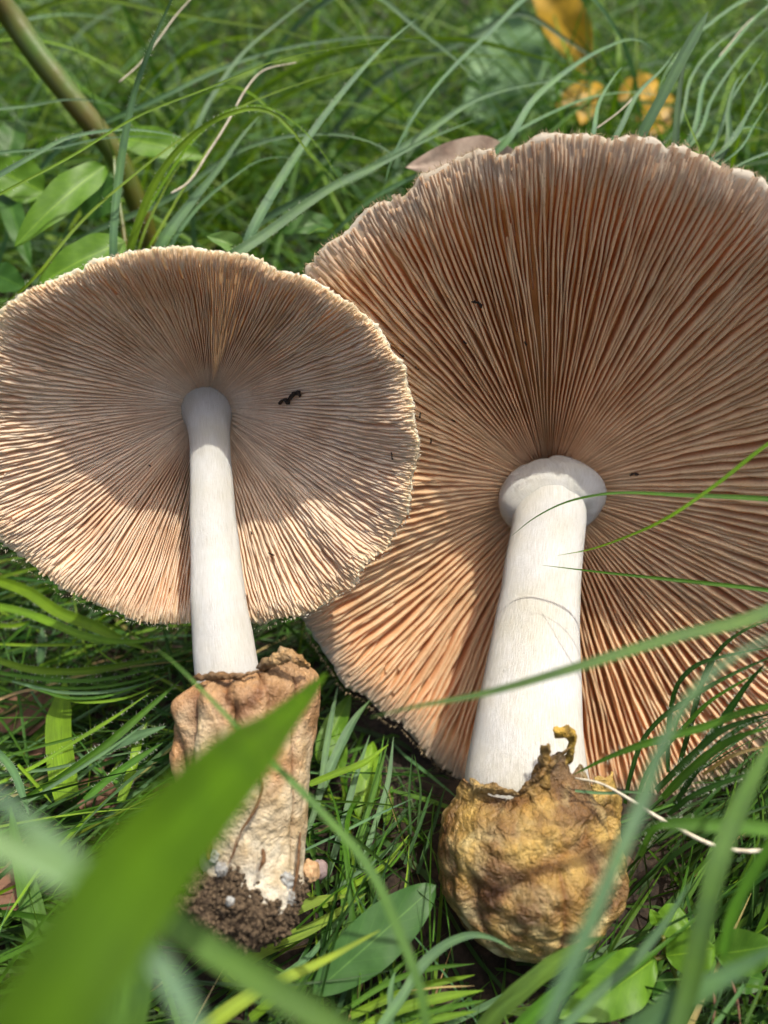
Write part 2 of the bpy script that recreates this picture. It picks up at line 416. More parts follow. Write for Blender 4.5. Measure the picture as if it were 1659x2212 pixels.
    uf = rs.random(nf); B = rim(uf) - n * .0025 + unit(rim(uf) - apex) * np.interp(uf, U, jag, period=1)[:, None] * .8
    o = unit(unit(rim(uf) - apex) * .9 + rs.normal(0, .55, (nf, 3)) + n * rs.normal(.0, .5, (nf, 1)))
    ln = fl * rs.uniform(.3, 1.0, (nf, 1)) ** 1.5; sdv = unit(np.cross(o, rs.normal(0, 1, (nf, 3)))) * rs.uniform(.00006, .00016, (nf, 1))
    mid = B + o * ln * .55 + rs.normal(0, .0003, (nf, 3)); tip = mid + unit(o + rs.normal(0, .6, (nf, 3))) * ln * .5
    V = np.stack([B - sdv, B + sdv, mid + sdv * .7, mid - sdv * .7, tip], 1).reshape(-1, 3)
    b = np.arange(nf)[:, None] * 5
    Fc = np.vstack([b + [0, 1, 2, 3], b + [3, 2, 4, 4]])
    fr = mesh_obj('margin_fringe', V, Fc, M_CAP, cap, col=np.repeat(fc * rs.uniform(.5, 1.1, (nf, 1)), 5, 0))
    tag(fr, kind='stuff')
    return surf

def rings_from_px(rows):
    """rows of (y, x_left, x_right, depth) -> centres, radii"""
    c, r = [], []
    for y, a, b, d in rows:
        c.append(W((a + b) / 2, y, d)); r.append((b - a) / 2 * d / F)
    return np.array(c), np.array(r)
def loft(name, rows, seg, n, mat, parent, disp=None, squash=1.0, axis=None, closed_top=False):
    C, R = rings_from_px(rows)
    Q = spline(np.c_[C, R], seg); C, R = Q[:, :3], Q[:, 3]
    T = unit(np.gradient(C, axis=0)) if axis is None else np.tile(unit(axis), (len(C), 1))
    S = unit(np.cross(T, np.array([0, -.5, .86]))); S = unit(RIGHT - T * (T @ RIGHT)[:, None]); N = np.cross(S, T)
    a = np.linspace(0, 2 * math.pi, n, endpoint=False)
    V = C[:, None] + R[:, None, None] * (np.cos(a)[None, :, None] * S[:, None] + squash * np.sin(a)[None, :, None] * N[:, None])
    if disp is not None:
        out = unit(V - C[:, None])
        V = V + out * disp(V, np.linspace(0, 1, len(C)))[..., None]
    L = np.r_[0, np.cumsum(np.linalg.norm(np.diff(C, axis=0), axis=1))]
    uv = np.zeros((len(C), n, 2)); uv[..., 0] = np.sin(a)[None] * .5 + np.cos(a)[None] * 1.0 ; uv[..., 1] = L[:, None] / .02
    uv[..., 0] = np.where(a < math.pi, a, 2 * math.pi - a)[None] * 1.0
    return mesh_obj(name, V.reshape(-1, 3), grid_faces(len(C), n, True), mat, parent, uv=uv.reshape(-1, 2))

# ---- the paler mushroom with the tall tan volva
ML = empty('mushroom', 'pale cream-gilled mushroom with tan sack volva and dark soil on its base', 'mushroom', 'picked mushrooms lying gills up')
nL = cam_vec(.03, -.37, .93)
cL = W(425, 985, .292)
apexL = W(449, 868, .338)
surfL = build_cap(ML, LRIM, cL, nL, apexL, 384, .008, .0052,
    dict(flesh=(.78, .57, .36), body=(.86, .71, .51), edge=(.88, .81, .64), near=(.86, .77, .55), margin=(.88, .82, .60), skin=(.80, .78, .70), end=.965, step=1.0, fringe=(1300, .0013, (.70, .68, .56))),
    3, -.004, .38, .010, .90, 560, .9)
def wob(V, t):
    out = np.zeros(V.shape[:2])
    for i in range(V.shape[0]):
        for j in range(V.shape[1]): out[i, j] = .0005 * noise.noise(Vector(V[i, j] * 55))
    return out
stemL = loft('stem', [(872, 366, 526, .349), (880, 384, 512, .342), (896, 397, 502, .335), (924, 405, 496, .328), (1000, 411, 498, .320), (1100, 411, 507, .311), (1200, 413, 518, .303), (1300, 413, 532, .293), (1400, 418, 549, .288), (1460, 424, 560, .285), (1600, 428, 570, .280)], 70, 56, M_STEM, ML, wob)

# ---- the large peach mushroom with the golden volva
MR = empty('mushroom', 'large peach-gilled mushroom with thick white stem and crumpled golden volva', 'mushroom', 'picked mushrooms lying gills up')
nR = cam_vec(-.12, -.37, .92)
cR = W(1190, 1010, .312)
apexR = W(1188, 1046, .368)
surfR = build_cap(MR, RRIM, cR, nR, apexR, 300, .016, .0066,
    dict(flesh=(.72, .40, .18), body=(.84, .55, .29), edge=(.90, .75, .48), near=(.84, .66, .42), margin=(.68, .63, .52), skin=(.40, .33, .23), end=.948, step=0.0, fringe=(3000, .0026, (.56, .45, .28))),
    8, -.005, .42, .011, .895, 480, .9)
stemR = loft('stem', [(1085, 1114, 1262, .357), (1110, 1110, 1264, .350), (1180, 1099, 1259, .341), (1300, 1078, 1251, .327), (1400, 1060, 1251, .317), (1500, 1040, 1253, .308), (1600, 1020, 1258, .299), (1700, 1002, 1274, .293), (1800, 1000, 1290, .288)], 70, 64, M_STEM, MR, wob)
def collar():
    # soft white roll round the stem apex
    C0 = W(1191, 1082, .356); ax = cam_vec(.16, -.62, .77)
    X = unit(cam_vec(.93, -.30, .2) - ax * np.dot(cam_vec(.93, -.30, .2), ax)); Y = np.cross(ax, X)
    a = np.linspace(0, 2 * math.pi, 72, endpoint=False); prof = [(.0200, -.012), (.0218, -.0085), (.0232, -.004), (.0236, -.001), (.0231, .002), (.0216, .0050), (.0196, .0074), (.0176, .0092), (.0162, .0108), (.0140, .0116), (.0090, .0112), (.0030, .0105)]
    V = []
    for r, h in prof:
        for t in a:
            rr = r * (1 + .05 * math.sin(t * 2 + .6) + .03 * noise.noise(Vector((math.cos(t) * 2, math.sin(t) * 2, 3)))) * (1.07 if math.cos(t) > 0 else 1.0)
            p = C0 + X * rr * math.cos(t) + Y * rr * .82 * math.sin(t) + ax * h
            V.append(p + ax * .0006 * fbm(p, 160, 3))
    V = np.array(V); uv = np.stack([np.tile(a, len(prof)), np.repeat(np.arange(len(prof)) * .2, len(a))], 1)
    mesh_obj('collar', V, grid_faces(len(prof), len(a), True), M_STEM, MR, uv=uv)
collar()

# ---- volvas: a crumpled membrane sack, its mouth torn into lobes
def volva(parent, rows, mouth, fold, amp, colour, mat, nphi, nv, seed, squash, creases, thick=.0009):
    C, R = rings_from_px(rows)
    Q = spline(np.c_[C, R], 200); C, R = Q[:, :3], np.maximum(Q[:, 3], .0004)
    ax = unit(C[-1] - C[20]); S = unit(RIGHT - ax * (ax @ RIGHT)); N = np.cross(S, ax)         # N away from the viewer or towards him
    if np.dot(N, FWD) > 0: N = -N
    phi = np.linspace(0, 2 * math.pi, nphi, endpoint=False)                                   # 0 = picture right, 90 deg = towards the viewer
    V = np.zeros((nv, nphi, 3)); VT = np.zeros((nv, nphi)); CR = np.zeros((nv, nphi))
    for j, p in enumerate(phi):
        top = mouth(p); e = max(0, top - 1)
        for i in range(nv):
            v = top * (i / (nv - 1)) ** .95
            k = min(v, 1.0) * 200; i0 = int(min(k, 199)); f = k - i0
            c = C[i0] * (1 - f) + C[i0 + 1] * f; r = R[i0] * (1 - f) + R[i0 + 1] * f
            c = c + ax * max(0, v - 1) * np.linalg.norm(C[-1] - C[0])
            r = r * fold(v, p, top)
            d = S * math.cos(p) + N * (squash * math.sin(p))
            q = c + d * r
            w = Vector(q * 1.0)
            ridge = 0
            for s, am in ((45, 1.0), (105, .55), (230, .28), (480, .12)):
                nn = noise.noise(Vector((q[0] * s + seed, q[1] * s, q[2] * s))); ridge += am * (.55 - abs(nn) * 1.7)
            disp = amp * ridge * min(1, v * 4); cr = 0
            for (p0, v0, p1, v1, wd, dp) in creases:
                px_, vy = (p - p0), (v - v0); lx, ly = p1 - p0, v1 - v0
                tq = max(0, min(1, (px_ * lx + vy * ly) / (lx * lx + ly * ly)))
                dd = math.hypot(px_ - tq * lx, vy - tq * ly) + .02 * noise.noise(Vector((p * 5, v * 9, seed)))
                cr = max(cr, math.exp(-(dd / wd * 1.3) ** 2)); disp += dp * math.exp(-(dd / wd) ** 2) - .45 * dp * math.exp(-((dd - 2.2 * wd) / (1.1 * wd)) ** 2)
            V[i, j] = q + unit(d) * disp; VT[i, j] = v; CR[i, j] = cr
    cc = np.array([[colour(VT[i, j], phi[j], V[i, j]) for j in range(nphi)] for i in range(nv)]).reshape(-1, 3)
    cc = cc * (1 - .6 * CR.reshape(-1, 1) * np.array([.8, 1.0, 1.1]))          # membrane colour made darker and browner along the creases
    Fc = grid_faces(nv, nphi, True)
    o = mesh_obj('volva', V.reshape(-1, 3), Fc, mat, parent, col=cc)
    s = o.modifiers.new('membrane', 'SOLIDIFY'); s.thickness = thick; s.offset = -1
    return o, V
def lerp3(a, b, t): t = max(0., min(1., t)); return [a[k] * (1 - t) + b[k] * t for k in range(3)]
VLrows = [(1985, 500, 560, .262), (1975, 462, 612, .262), (1940, 446, 644, .264), (1880, 444, 645, .267), (1810, 436, 652, .270), (1715, 402, 661, .273), (1636, 389, 667, .276), (1572, 392, 676, .279), (1515, 397, 683, .281), (1470, 402, 676, .283), (1440, 405, 660, .285)]
def mouthL(p):
    c, s = math.cos(p), math.sin(p)
    m = .985 + .035 * c + .02 * s * 0 - .035 * max(0, s)
    return m + .022 * noise.noise(Vector((c * 3.5, s * 3.5, 1))) + .018 * noise.noise(Vector((c * 11, s * 11, 5)))
def foldL(v, p, top):
    k = max(0, (v - (top - .07)) / .07)
    return 1 - .30 * k ** 1.6 * (1.15 - .25 * math.cos(p)) + .03 * math.exp(-((v - top + .085) / .03) ** 2)
def colL(v, p, q):
    n = fbm(q, 60, 4)
    tan, cream, white = (.32, .20, .10), (.44, .38, .26), (.50, .48, .41)
    k = (v - .56 + .22 * n) / .20
    c = lerp3(cream, tan, k)
    c = lerp3(white, c, (v - .10 + .16 * n) / .28)
    rim = max(0, (v - .93) / .07)
    return lerp3(c, (.16, .09, .04), rim * .6)
vL, VL = volva(ML, VLrows, mouthL, foldL, .0011, colL, M_VOLVA_TAN, 200, 130, 2.3, .9,
    [(1.9, .96, 1.62, .80, .06, -.0022), (1.62, .80, 1.5, .70, .05, -.0014), (1.25, .97, 1.15, .84, .05, -.0016), (2.35, .92, 2.2, .74, .10, -.0032), (2.55, .66, 2.25, .63, .09, -.0034), (1.62, .80, 1.28, .88, .05, -.0010), (.75, .95, .55, .3, .06, -.0014)])
# curled lip on the mouth
def lip(parent, pts, r, mat, colr, seed, name='torn_lip'):
    V, Fc, uv = tube(pts, r, 12, 40, [r * .5, r * 1.1, r, r * 1.2, r * .8, r * .4])
    V = np.array([v + np.array([fbm(v + seed, 420, 3), fbm(v + 1 + seed, 420, 3), fbm(v + 2 + seed, 420, 3)]) * r * .8 for v in V])
    cc = np.array([lerp3(colr, [x * .3 for x in colr], .5 + fbm(v, 160, 3)) for v in V])
    return mesh_obj(name, V, Fc, mat, parent, col=cc)
lip(ML, [W(560, 1444, .272), W(585, 1430, .266), (W(615, 1418, .263)), W(645, 1424, .262), W(664, 1440, .266)], .0017, M_VOLVA_TAN, (.48, .33, .16), 1)
lip(ML, [W(603, 1412, .268), W(614, 1408, .264), W(630, 1418, .262), W(640, 1432, .263)], .0013, M_VOLVA_TAN, (.42, .31, .17), 4)
lip(ML, [W(410, 1470, .276), W(440, 1462, .268), W(480, 1459, .264), W(520, 1460, .262), W(560, 1448, .264)], .0011, M_VOLVA_TAN, (.30, .18, .08), 7)

VRrows = [(2056, 1100, 1160, .280), (2045, 1062, 1204, .280), (2015, 1020, 1250, .279), (1988, 998, 1282, .279), (1941, 970, 1311, .280), (1870, 960, 1328, .281), (1816, 965, 1325, .283), (1770, 976, 1322, .285), (1730, 992, 1318, .287), (1695, 1000, 1306, .289)]
def mouthR(p):
    d = math.degrees(p) % 360
    keys = [(0, 1.02), (18, 1.06), (30, .98), (48, .96), (54, 1.04), (60, 1.20), (68, 1.14), (76, 1.26), (86, 1.24), (94, 1.16), (102, 1.10), (112, 1.00), (124, .955), (140, .965), (152, 1.00), (163, 1.02), (172, .95), (185, .90), (230, .93), (300, .98), (345, 1.0), (360, 1.02)]
    return float(np.interp(d, [k[0] for k in keys], [k[1] for k in keys])) + .02 * noise.noise(Vector((p * 9, 2, 2)))
def foldR(v, p, top):
    k = max(0, v - .84) / .2
    f = 1 - .075 * min(k, 2.4)
    d = math.degrees(p) % 360
    f += .10 * math.exp(-((d - 158) / 12) ** 2) * max(0, (v - .9) / .1)
    return f
def colR(v, p, q):
    n = fbm(q, 55, 4); n2 = fbm(q + 3, 130, 4)
    gold, brown, pale = (.40, .27, .075), (.17, .095, .036), (.50, .42, .21)
    c = lerp3(gold, brown, .50 + 1.5 * n + .45 * (v - .5))
    c = lerp3(c, pale, max(0, .9 * n2 + .45 - v * .6))
    return lerp3(c, (.11, .07, .03), max(0, (v - 1.0) / .25))
vR, VR = volva(MR, VRrows, mouthR, foldR, .0024, colR, M_VOLVA_GOLD, 230, 150, 7.7, .92,
    [(1.05, .82, 2.35, .52, .08, -.0022), (.75, .98, .55, .60, .05, -.0026), (.55, .6, 1.0, .42, .06, -.0018), (1.0, .42, 1.35, .12, .07, -.0014), (1.8, .98, 2.5, .92, .04, -.0018), (1.4, .66, 1.3, .3, .06, -.0012), (2.4, .5, 2.1, .15, .07, -.0014)])
def flap(parent, outline, d0, d1, colr, seed, mat, curl=.004):
    """a torn scrap of membrane: grid between two edge lines"""
    A = spline([W(x, y, d) for x, y, d in outline[0]], 22); B = spline([W(x, y, d) for x, y, d in outline[1]], 22)
    k = np.linspace(0, 1, 11)[None, :, None]
    G = A[:, None] * (1 - k) + B[:, None] * k - FWD * (np.sin(k * math.pi) * curl)
    V = np.array([v + np.array([fbm(v + seed, 190, 3), fbm(v + 5, 190, 3), fbm(v + 9, 190, 3)]) * .0016 for v in G.reshape(-1, 3)])
    cc = np.array([lerp3(colr, [x * .4 for x in colr], .4 + fbm(v, 150, 3)) for v in V])
    o = mesh_obj('torn_flap', V, grid_faces(23, 11), mat, parent, col=cc)
    s = o.modifiers.new('membrane', 'SOLIDIFY'); s.thickness = .0008
    return o
flap(MR, ([(1206, 1650, .272), (1222, 1628, .270), (1226, 1602, .268), (1214, 1596, .267), (1196, 1590, .266)], [(1238, 1652, .272), (1243, 1618, .270), (1242, 1580, .267), (1228, 1562, .266), (1198, 1572, .264)]), 0, 0, (.50, .33, .05), 2, M_VOLVA_GOLD, .002)
flap(MR, ([(1150, 1690, .268), (1160, 1640, .266), (1170, 1606, .264)], [(1190, 1690, .268), (1188, 1640, .266), (1184, 1603, .264)]), 0, 0, (.38, .26, .08), 4, M_VOLVA_GOLD, .003)
flap(MR, ([(1270, 1800, .272), (1276, 1740, .271), (1280, 1678, .272)], [(1322, 1830, .282), (1345, 1750, .280), (1324, 1672, .279)]), 0, 0, (.52, .36, .10), 6, M_VOLVA_GOLD, .003)
lip(MR, [W(1018, 1688, .278), W(1036, 1702, .273), W(1066, 1704, .270), W(1098, 1712, .268), W(1122, 1716, .267)], .0014, M_VOLVA_GOLD, (.34, .24, .09), 3)
lip(MR, [W(1118, 1714, .267), W(1150, 1688, .265), W(1190, 1652, .264), W(1232, 1616, .264)], .0010, M_VOLVA_GOLD, (.30, .20, .07), 5)

# ---- soil on the base of the pale mushroom, with white mycelium and rootlets
def blob(name, centre, rad, parent, mat, amp, freq, seed, n=64, m=96):
    V = []
    for i in range(n):
        th = math.pi * (i + .02) / (n - 1 + .04)
        for j in range(m):
            ph = 2 * math.pi * j / m
            d = np.array([math.sin(th) * math.cos(ph), math.sin(th) * math.sin(ph), math.cos(th)])
            k = 1 + amp * fbm(d * 1.0 + seed, freq, 5)
            V.append(centre + (RIGHT * d[0] * rad[0] + UP * d[1] * rad[1] - FWD * d[2] * rad[2]) * k)
    return mesh_obj(name, np.array(V), grid_faces(n, m, True), mat, parent)
soilc = W(520, 1944, .262); srad = np.array([.0192, .0142, .0165])
soil = blob('soil_clump', soilc, srad, ML, M_CRUMB, .28, 2.6, 5)
def crumbs(name, parent, cnt, centre, rad, smin, smax, mat, seed, front=-.25):
    rs = np.random.default_rng(seed); ico = np.array([[0, 0, 1], [.9, 0, .4], [.28, .85, .4], [-.72, .53, .4], [-.72, -.53, .4], [.28, -.85, .4], [.72, .53, -.4], [-.28, .85, -.4], [-.9, 0, -.4], [-.28, -.85, -.4], [.72, -.53, -.4], [0, 0, -1]])
    fc = np.array([[0,1,2],[0,2,3],[0,3,4],[0,4,5],[0,5,1],[1,6,2],[2,7,3],[3,8,4],[4,9,5],[5,10,1],[6,7,2],[7,8,3],[8,9,4],[9,10,5],[10,6,1],[11,7,6],[11,8,7],[11,9,8],[11,10,9],[11,6,10]])
    Vs, Fs = [], []
    for i in range(cnt):
        d = unit(rs.normal(0, 1, 3))
        if d[2] < front: d[2] = -d[2]
        k = 1 + .28 * fbm(d + 5, 2.6, 5)
        p = centre + (RIGHT * d[0] * rad[0] + UP * d[1] * rad[1] - FWD * d[2] * rad[2]) * (k * rs.uniform(.93, 1.06))
        s = rs.uniform(smin, smax) * rs.uniform(.5, 1)
        Vs.append(p + ico * s * rs.uniform(.6, 1.3, (12, 1)) * rs.uniform(.6, 1.2, 3)); Fs.append(fc + 12 * i)
    Fs = np.vstack(Fs); o = mesh_obj(name, np.vstack(Vs), np.c_[Fs, Fs[:, 2]], mat, parent, smooth=False)
    return tag(o, kind='stuff')
crumbs('soil_crumbs', soil, 2600, soilc, srad, .0005, .0015, M_CRUMB, 4)
for (x, y, d, r) in ((478, 1878, .2490, .0018), (497, 1948, .2462, .0013), (624, 1940, .2552, .0022), (619, 1905, .2560, .0024), (463, 1850, .2555, .0022)):
    blob('mycelium_patch', W(x, y, d), np.array([r, r * 1.25, r * .38]), ML, M_MYC, .45, 3.5, x, 26, 32)
def root(pts, r, mat=M_ROOT, parent=ML, name='rootlet'):
    V, Fc, uv = tube(pts, r, 7, 40, [r * .4, r, r * .8, r * 1.1, r * .7, r * .4]); V = V + np.array([[fbm(v, 300, 3) * .0004] * 3 for v in V])
    return mesh_obj(name, V, Fc, mat, parent)
root([W(542, 1638, .2555), W(556, 1655, .2545), W(567, 1695, .2530), (W(562, 1722, .2520)), W(543, 1762, .2508), W(520, 1798, .2500), W(512, 1830, .2498)], .00052)
root([W(512, 1808, .2498), W(505, 1840, .2490), W(492, 1868, .2480)], .00035)
root([W(648, 1800, .262), W(645, 1850, .258), W(640, 1895, .256), W(632, 1930, .255)], .0006)
root([W(566, 1835, .2490), W(570, 1855, .2470), W(560, 1880, .2460)], .0008)
root([W(458, 1796, .258), W(452, 1825, .255), W(450, 1860, .253)], .0012)

# ------------------------------------------------------------------ grass
YEL, MID, DRK, GLA, STR = map(np.array, ((.115, .215, .012), (.050, .130, .012), (.022, .066, .011), (.068, .142, .066), (.34, .26, .13)))
PAL = {'y': YEL, 'm': MID, 'd': DRK, 'g': GLA, 's': STR}
CLEAR = [([(x - (6 if x < 450 else -6), y) for x, y in LRIM], cL, nL, .045),
         ([p for p in RRIM if not (p[0] > 1400 and p[1] > 1400)], cR, nR, .05)]
SOLID = [([(400, 880), (500, 880), (560, 1460), (560, 1460), (420, 1460)], .33), ([(385, 1425), (690, 1415), (690, 1560), (665, 1900), (660, 1990), (600, 2035), (420, 2035), (395, 1950), (430, 1850), (385, 1640)], .31),
         ([(1105, 1060), (1270, 1060), (1262, 1600), (1350, 1665), (1345, 1780), (1335, 1880), (1300, 1990), (1230, 2040), (1130, 2062), (1030, 2030), (965, 1950), (958, 1860), (985, 1740), (1070, 1320)], .34)]
def blocked(P):
    """blades that would stand in the space the mushrooms fill or in the clearing before them"""
    n, m, _ = P.shape
    x, y, d = project(P.reshape(-1, 3)); bad = np.zeros(n * m, bool)
    for poly, c, nn, back in CLEAR:
        r = RIGHT * ((x - 829.5) / F)[:, None] + UP * ((1106 - y) / F)[:, None] + FWD
        lim = np.dot(c - CAM, nn) / (r @ nn) + back
        bad |= inside(x, y, poly) & (d < lim) & (d > .02)
    for poly, lim in SOLID: bad |= inside(x, y, poly) & (d < lim) & (d > .02)
    bad |= (d > -.05) & (d < .14) & (np.abs(x - 829) < 1300)
    return bad.reshape(n, m).any(1)
def blade_mass(name, label, cat, n, xr, yr, ln, wd, elev, droop, az, azs, mix, seed, S=9, zmax=None, keep=None, mat=None):
    rs = np.random.default_rng(seed)
    x = rs.uniform(*xr, n); y = yr[0] + (yr[1] - yr[0]) * rs.random(n) ** .85
    a = (az(x, y) if callable(az) else np.full(n, az)) + rs.normal(0, azs, n)
    L = rs.uniform(*ln, n); w = rs.uniform(*wd, n) * (.6 + .4 * L / ln[1])
    e0 = np.radians(rs.uniform(*elev, n)); dr = np.radians(rs.uniform(*droop, n))
    t = np.linspace(0, 1, S + 1)
    e = e0[:, None] - dr[:, None] * t[None] ** 1.2
    aa = a[:, None] + (rs.normal(0, .35, n)[:, None]) * t[None] ** 1.5
    ds = (L / S)[:, None]
    st = np.stack([np.cos(e) * np.cos(aa) * ds, np.cos(e) * np.sin(aa) * ds, np.sin(e) * ds], -1)
    P = np.concatenate([np.zeros((n, 1, 3)), np.cumsum(st[:, :-1], 1)], 1) + np.stack([x, y, np.full(n, -.003)], -1)[:, None]
    P[..., 2] = np.where(P[..., 2] < .004, .004 + .15 * (P[..., 2] - .004), P[..., 2])
    P[:, 0, 2] = -.006
    if zmax is not None: P[..., 2] = np.where(P[..., 2] > zmax * .6, zmax * .6 + (P[..., 2] - zmax * .6) * .35, P[..., 2])
    gk = np.clip((.20 - P[..., 1]) / .10, 0, 1); P[..., 2] += .038 * gk * gk * (3 - 2 * gk)
    ok = ~blocked(P)
    if keep is not None: ok &= keep(P)
    P, aa, w, n = P[ok], aa[ok], w[ok], int(ok.sum())
    T = unit(np.gradient(P, axis=1)); roll = rs.normal(0, .7, n)[:, None, None] + rs.normal(0, .9, n)[:, None, None] * t[None, :, None]
    hs = np.stack([-np.sin(aa), np.cos(aa), np.zeros_like(aa)], -1); hs = unit(hs - T * (hs * T).sum(-1, keepdims=True)); nn = np.cross(T, hs)
    side = hs * np.cos(roll) + nn * np.sin(roll); nr = -hs * np.sin(roll) + nn * np.cos(roll)
    prof = np.clip((1 - t) / .45, .02, 1) ** .75 * np.clip(.75 + t * 2, 0, 1)
    ww = (w[:, None] * prof)[..., None] * .5
    V = np.stack([P - side * ww, P - nr * ww * .35, P + side * ww], 2)
    keys = list(mix); pk = rs.choice(len(keys), n, p=np.array([mix[k] for k in keys]) / sum(mix.values()))
    base = np.array([PAL[k] for k in keys])[pk] * rs.uniform(.7, 1.25, (n, 1)) * (1 + rs.normal(0, .06, (n, 3)))
    tipc = base[:, None] * (1 + (rs.normal(0, .12, n)[:, None] * t)[..., None]); tipc[:, :3] = tipc[:, :3] * .85 + np.array([.10, .12, .05]) * .15
    colr = np.clip(np.repeat(tipc[:, :, None], 3, 2), 0, 1)
    uv = np.zeros((n, S + 1, 3, 2)); uv[..., 0] = np.array([0, .5, 1])[None, None] + rs.uniform(0, 50, n)[:, None, None]; uv[..., 1] = (t * 8)[None, :, None]
    b = (np.arange(n) * (S + 1) * 3)[:, None]; Fc = (b[:, None] + grid_faces(S + 1, 3)[None]).reshape(-1, 4)
    o = mesh_obj(name, V.reshape(-1, 3), Fc, mat or M_GRASS, col=colr.reshape(-1, 3), uv=uv.reshape(-1, 2))
    return tag(o, label, cat, kind='stuff')
U01 = 2 * math.pi
blade_mass('far_grass', 'deep stand of blurred green grass stretching away behind the caps', 'grass', 11000, (-2.0, 2.0), (.85, 3.4), (.16, .40), (.0022, .0048), (35, 88), (30, 120), lambda x, y: rng.uniform(0, U01, len(x)), .2, {'y': 4, 'm': 5, 'd': 2, 'g': 2}, 21, 8)
blade_mass('grass', 'long tangled grass rising just behind the two caps', 'grass', 2600, (-.62, .62), (.44, .95), (.12, .34), (.0014, .0038), (30, 85), (30, 130), lambda x, y: rng.uniform(0, U01, len(x)), .2, {'y': 3, 'm': 5, 'd': 3, 'g': 3}, 22, 12, keep=lambda P: ~((P[:, 0, 0] < -.06) & (P[:, 0, 1] < .66) & (P[:, 0, 0] > -.34) & (rng.random(len(P)) < .75)))
def az_sweep(x, y):
    return np.where(rng.random(len(x)) < .68, rng.normal(.35, .45, len(x)), rng.normal(2.7, .5, len(x)))
blade_mass('arching_grass', 'sweeping long blades bowed sideways in the grass behind the caps', 'grass', 1500, (-.75, .65), (.46, 1.15), (.20, .42), (.0022, .0046), (35, 72), (50, 120), az_sweep, .15, {'y': 4, 'm': 4, 'd': 1, 'g': 3}, 27, 14, keep=lambda P: ~((P[:, 0, 0] < -.06) & (P[:, 0, 1] < .62) & (P[:, 0, 0] > -.34) & (rng.random(len(P)) < .6)))
def az_near(x, y):
    # combed flat: rightwards beside the pale mushroom, away from the viewer between the two
    base = np.where(x < -.045, .35, np.where(x < .035, 1.1, .75))
    return base + np.where(rng.random(len(x)) < .25, rng.uniform(-3, 3, len(x)), 0) + np.where(rng.random(len(x)) < .3, math.pi, 0)
blade_mass('lawn_grass', 'fine flattened grass around the stems and volvas', 'grass', 7000, (-.38, .38), (-.22, .5), (.05, .16), (.0008, .0024), (4, 50), (10, 70), az_near, .38, {'y': 1.5, 'm': 5, 'd': 5, 'g': 1.5, 's': .25}, 23, 9, zmax=.055)
blade_mass('lawn_grass', 'dark lower layer of short grass against the soil', 'grass', 4200, (-.38, .38), (-.25, .55), (.03, .08), (.0010, .0030), (2, 30), (0, 40), az_near, .8, {'m': 4, 'd': 5, 's': .5}, 24, 6, zmax=.02)
blade_mass('side_grass', 'tufty grass spreading out on either side of the mushrooms', 'grass', 2600, (-1.1, 1.1), (-.3, .9), (.10, .28), (.0014, .0036), (30, 85), (30, 120), lambda x, y: rng.uniform(0, U01, len(x)), .2, {'y': 3, 'm': 5, 'd': 3, 'g': 2}, 25, 10, keep=lambda P: (np.abs(P[:, 0, 0]) > .36))

# ------------------------------------------------------------------ blades and leaves that can be picked out one by one
def gz(y):
    k = min(1, max(0, (.20 - y) / .10)); return .038 * k * k * (3 - 2 * k)
ZONE = {'a': (0, 0, .5), 'b': (829.5, 0, .5), 'c': (0, 1242, .5), 'd': (829.5, 1242, .5), 'e': (0, 1188, .2604), 'f': (540, 1458, .3408),
        'g': (1242, 1296, .2513), 'h': (1080, 1782, .349), 'i': (1242, 0, .2513), 'j': (0, 216, .2278), 'v': (0, 0, 1.0)}
def place(zone, pts, dep):
    """picture points -> world points; dep = ('d', near, far...) depths or ('z', ...) heights spread along the line"""
    ox, oy, k = ZONE[zone]; n = len(pts); out = []
    vals = np.interp(np.linspace(0, 1, n), np.linspace(0, 1, len(dep) - 1), dep[1:])
    for (x, y), v in zip(pts, vals):
        X, Y = ox + k * x, oy + k * y
        out.append(W(X, Y, v if dep[0] == 'd' else depth_at(X, Y, v)))
    return out
def to_soil(P):
    """carry the foot of a blade on down to the soil"""
    p0, p1 = P[0], P[1]; h = p0[2] - gz(p0[1])
    if h < .012: return P
    t = unit(p0 - p1); t[1] = max(t[1], 0.0); f = lambda a, b: np.array([p0[0] + t[0] * h * a, p0[1] + t[1] * h * a, gz(p0[1]) + h * b])
    foot = f(1.0, -.03); q = f(.78, .45); mid = f(.42, .84)
    if t[2] < -.5: foot, q, mid = f(.4, -.03), f(.27, .36), f(.12, .72)
    return [foot, q, mid] + P
NB = [0]
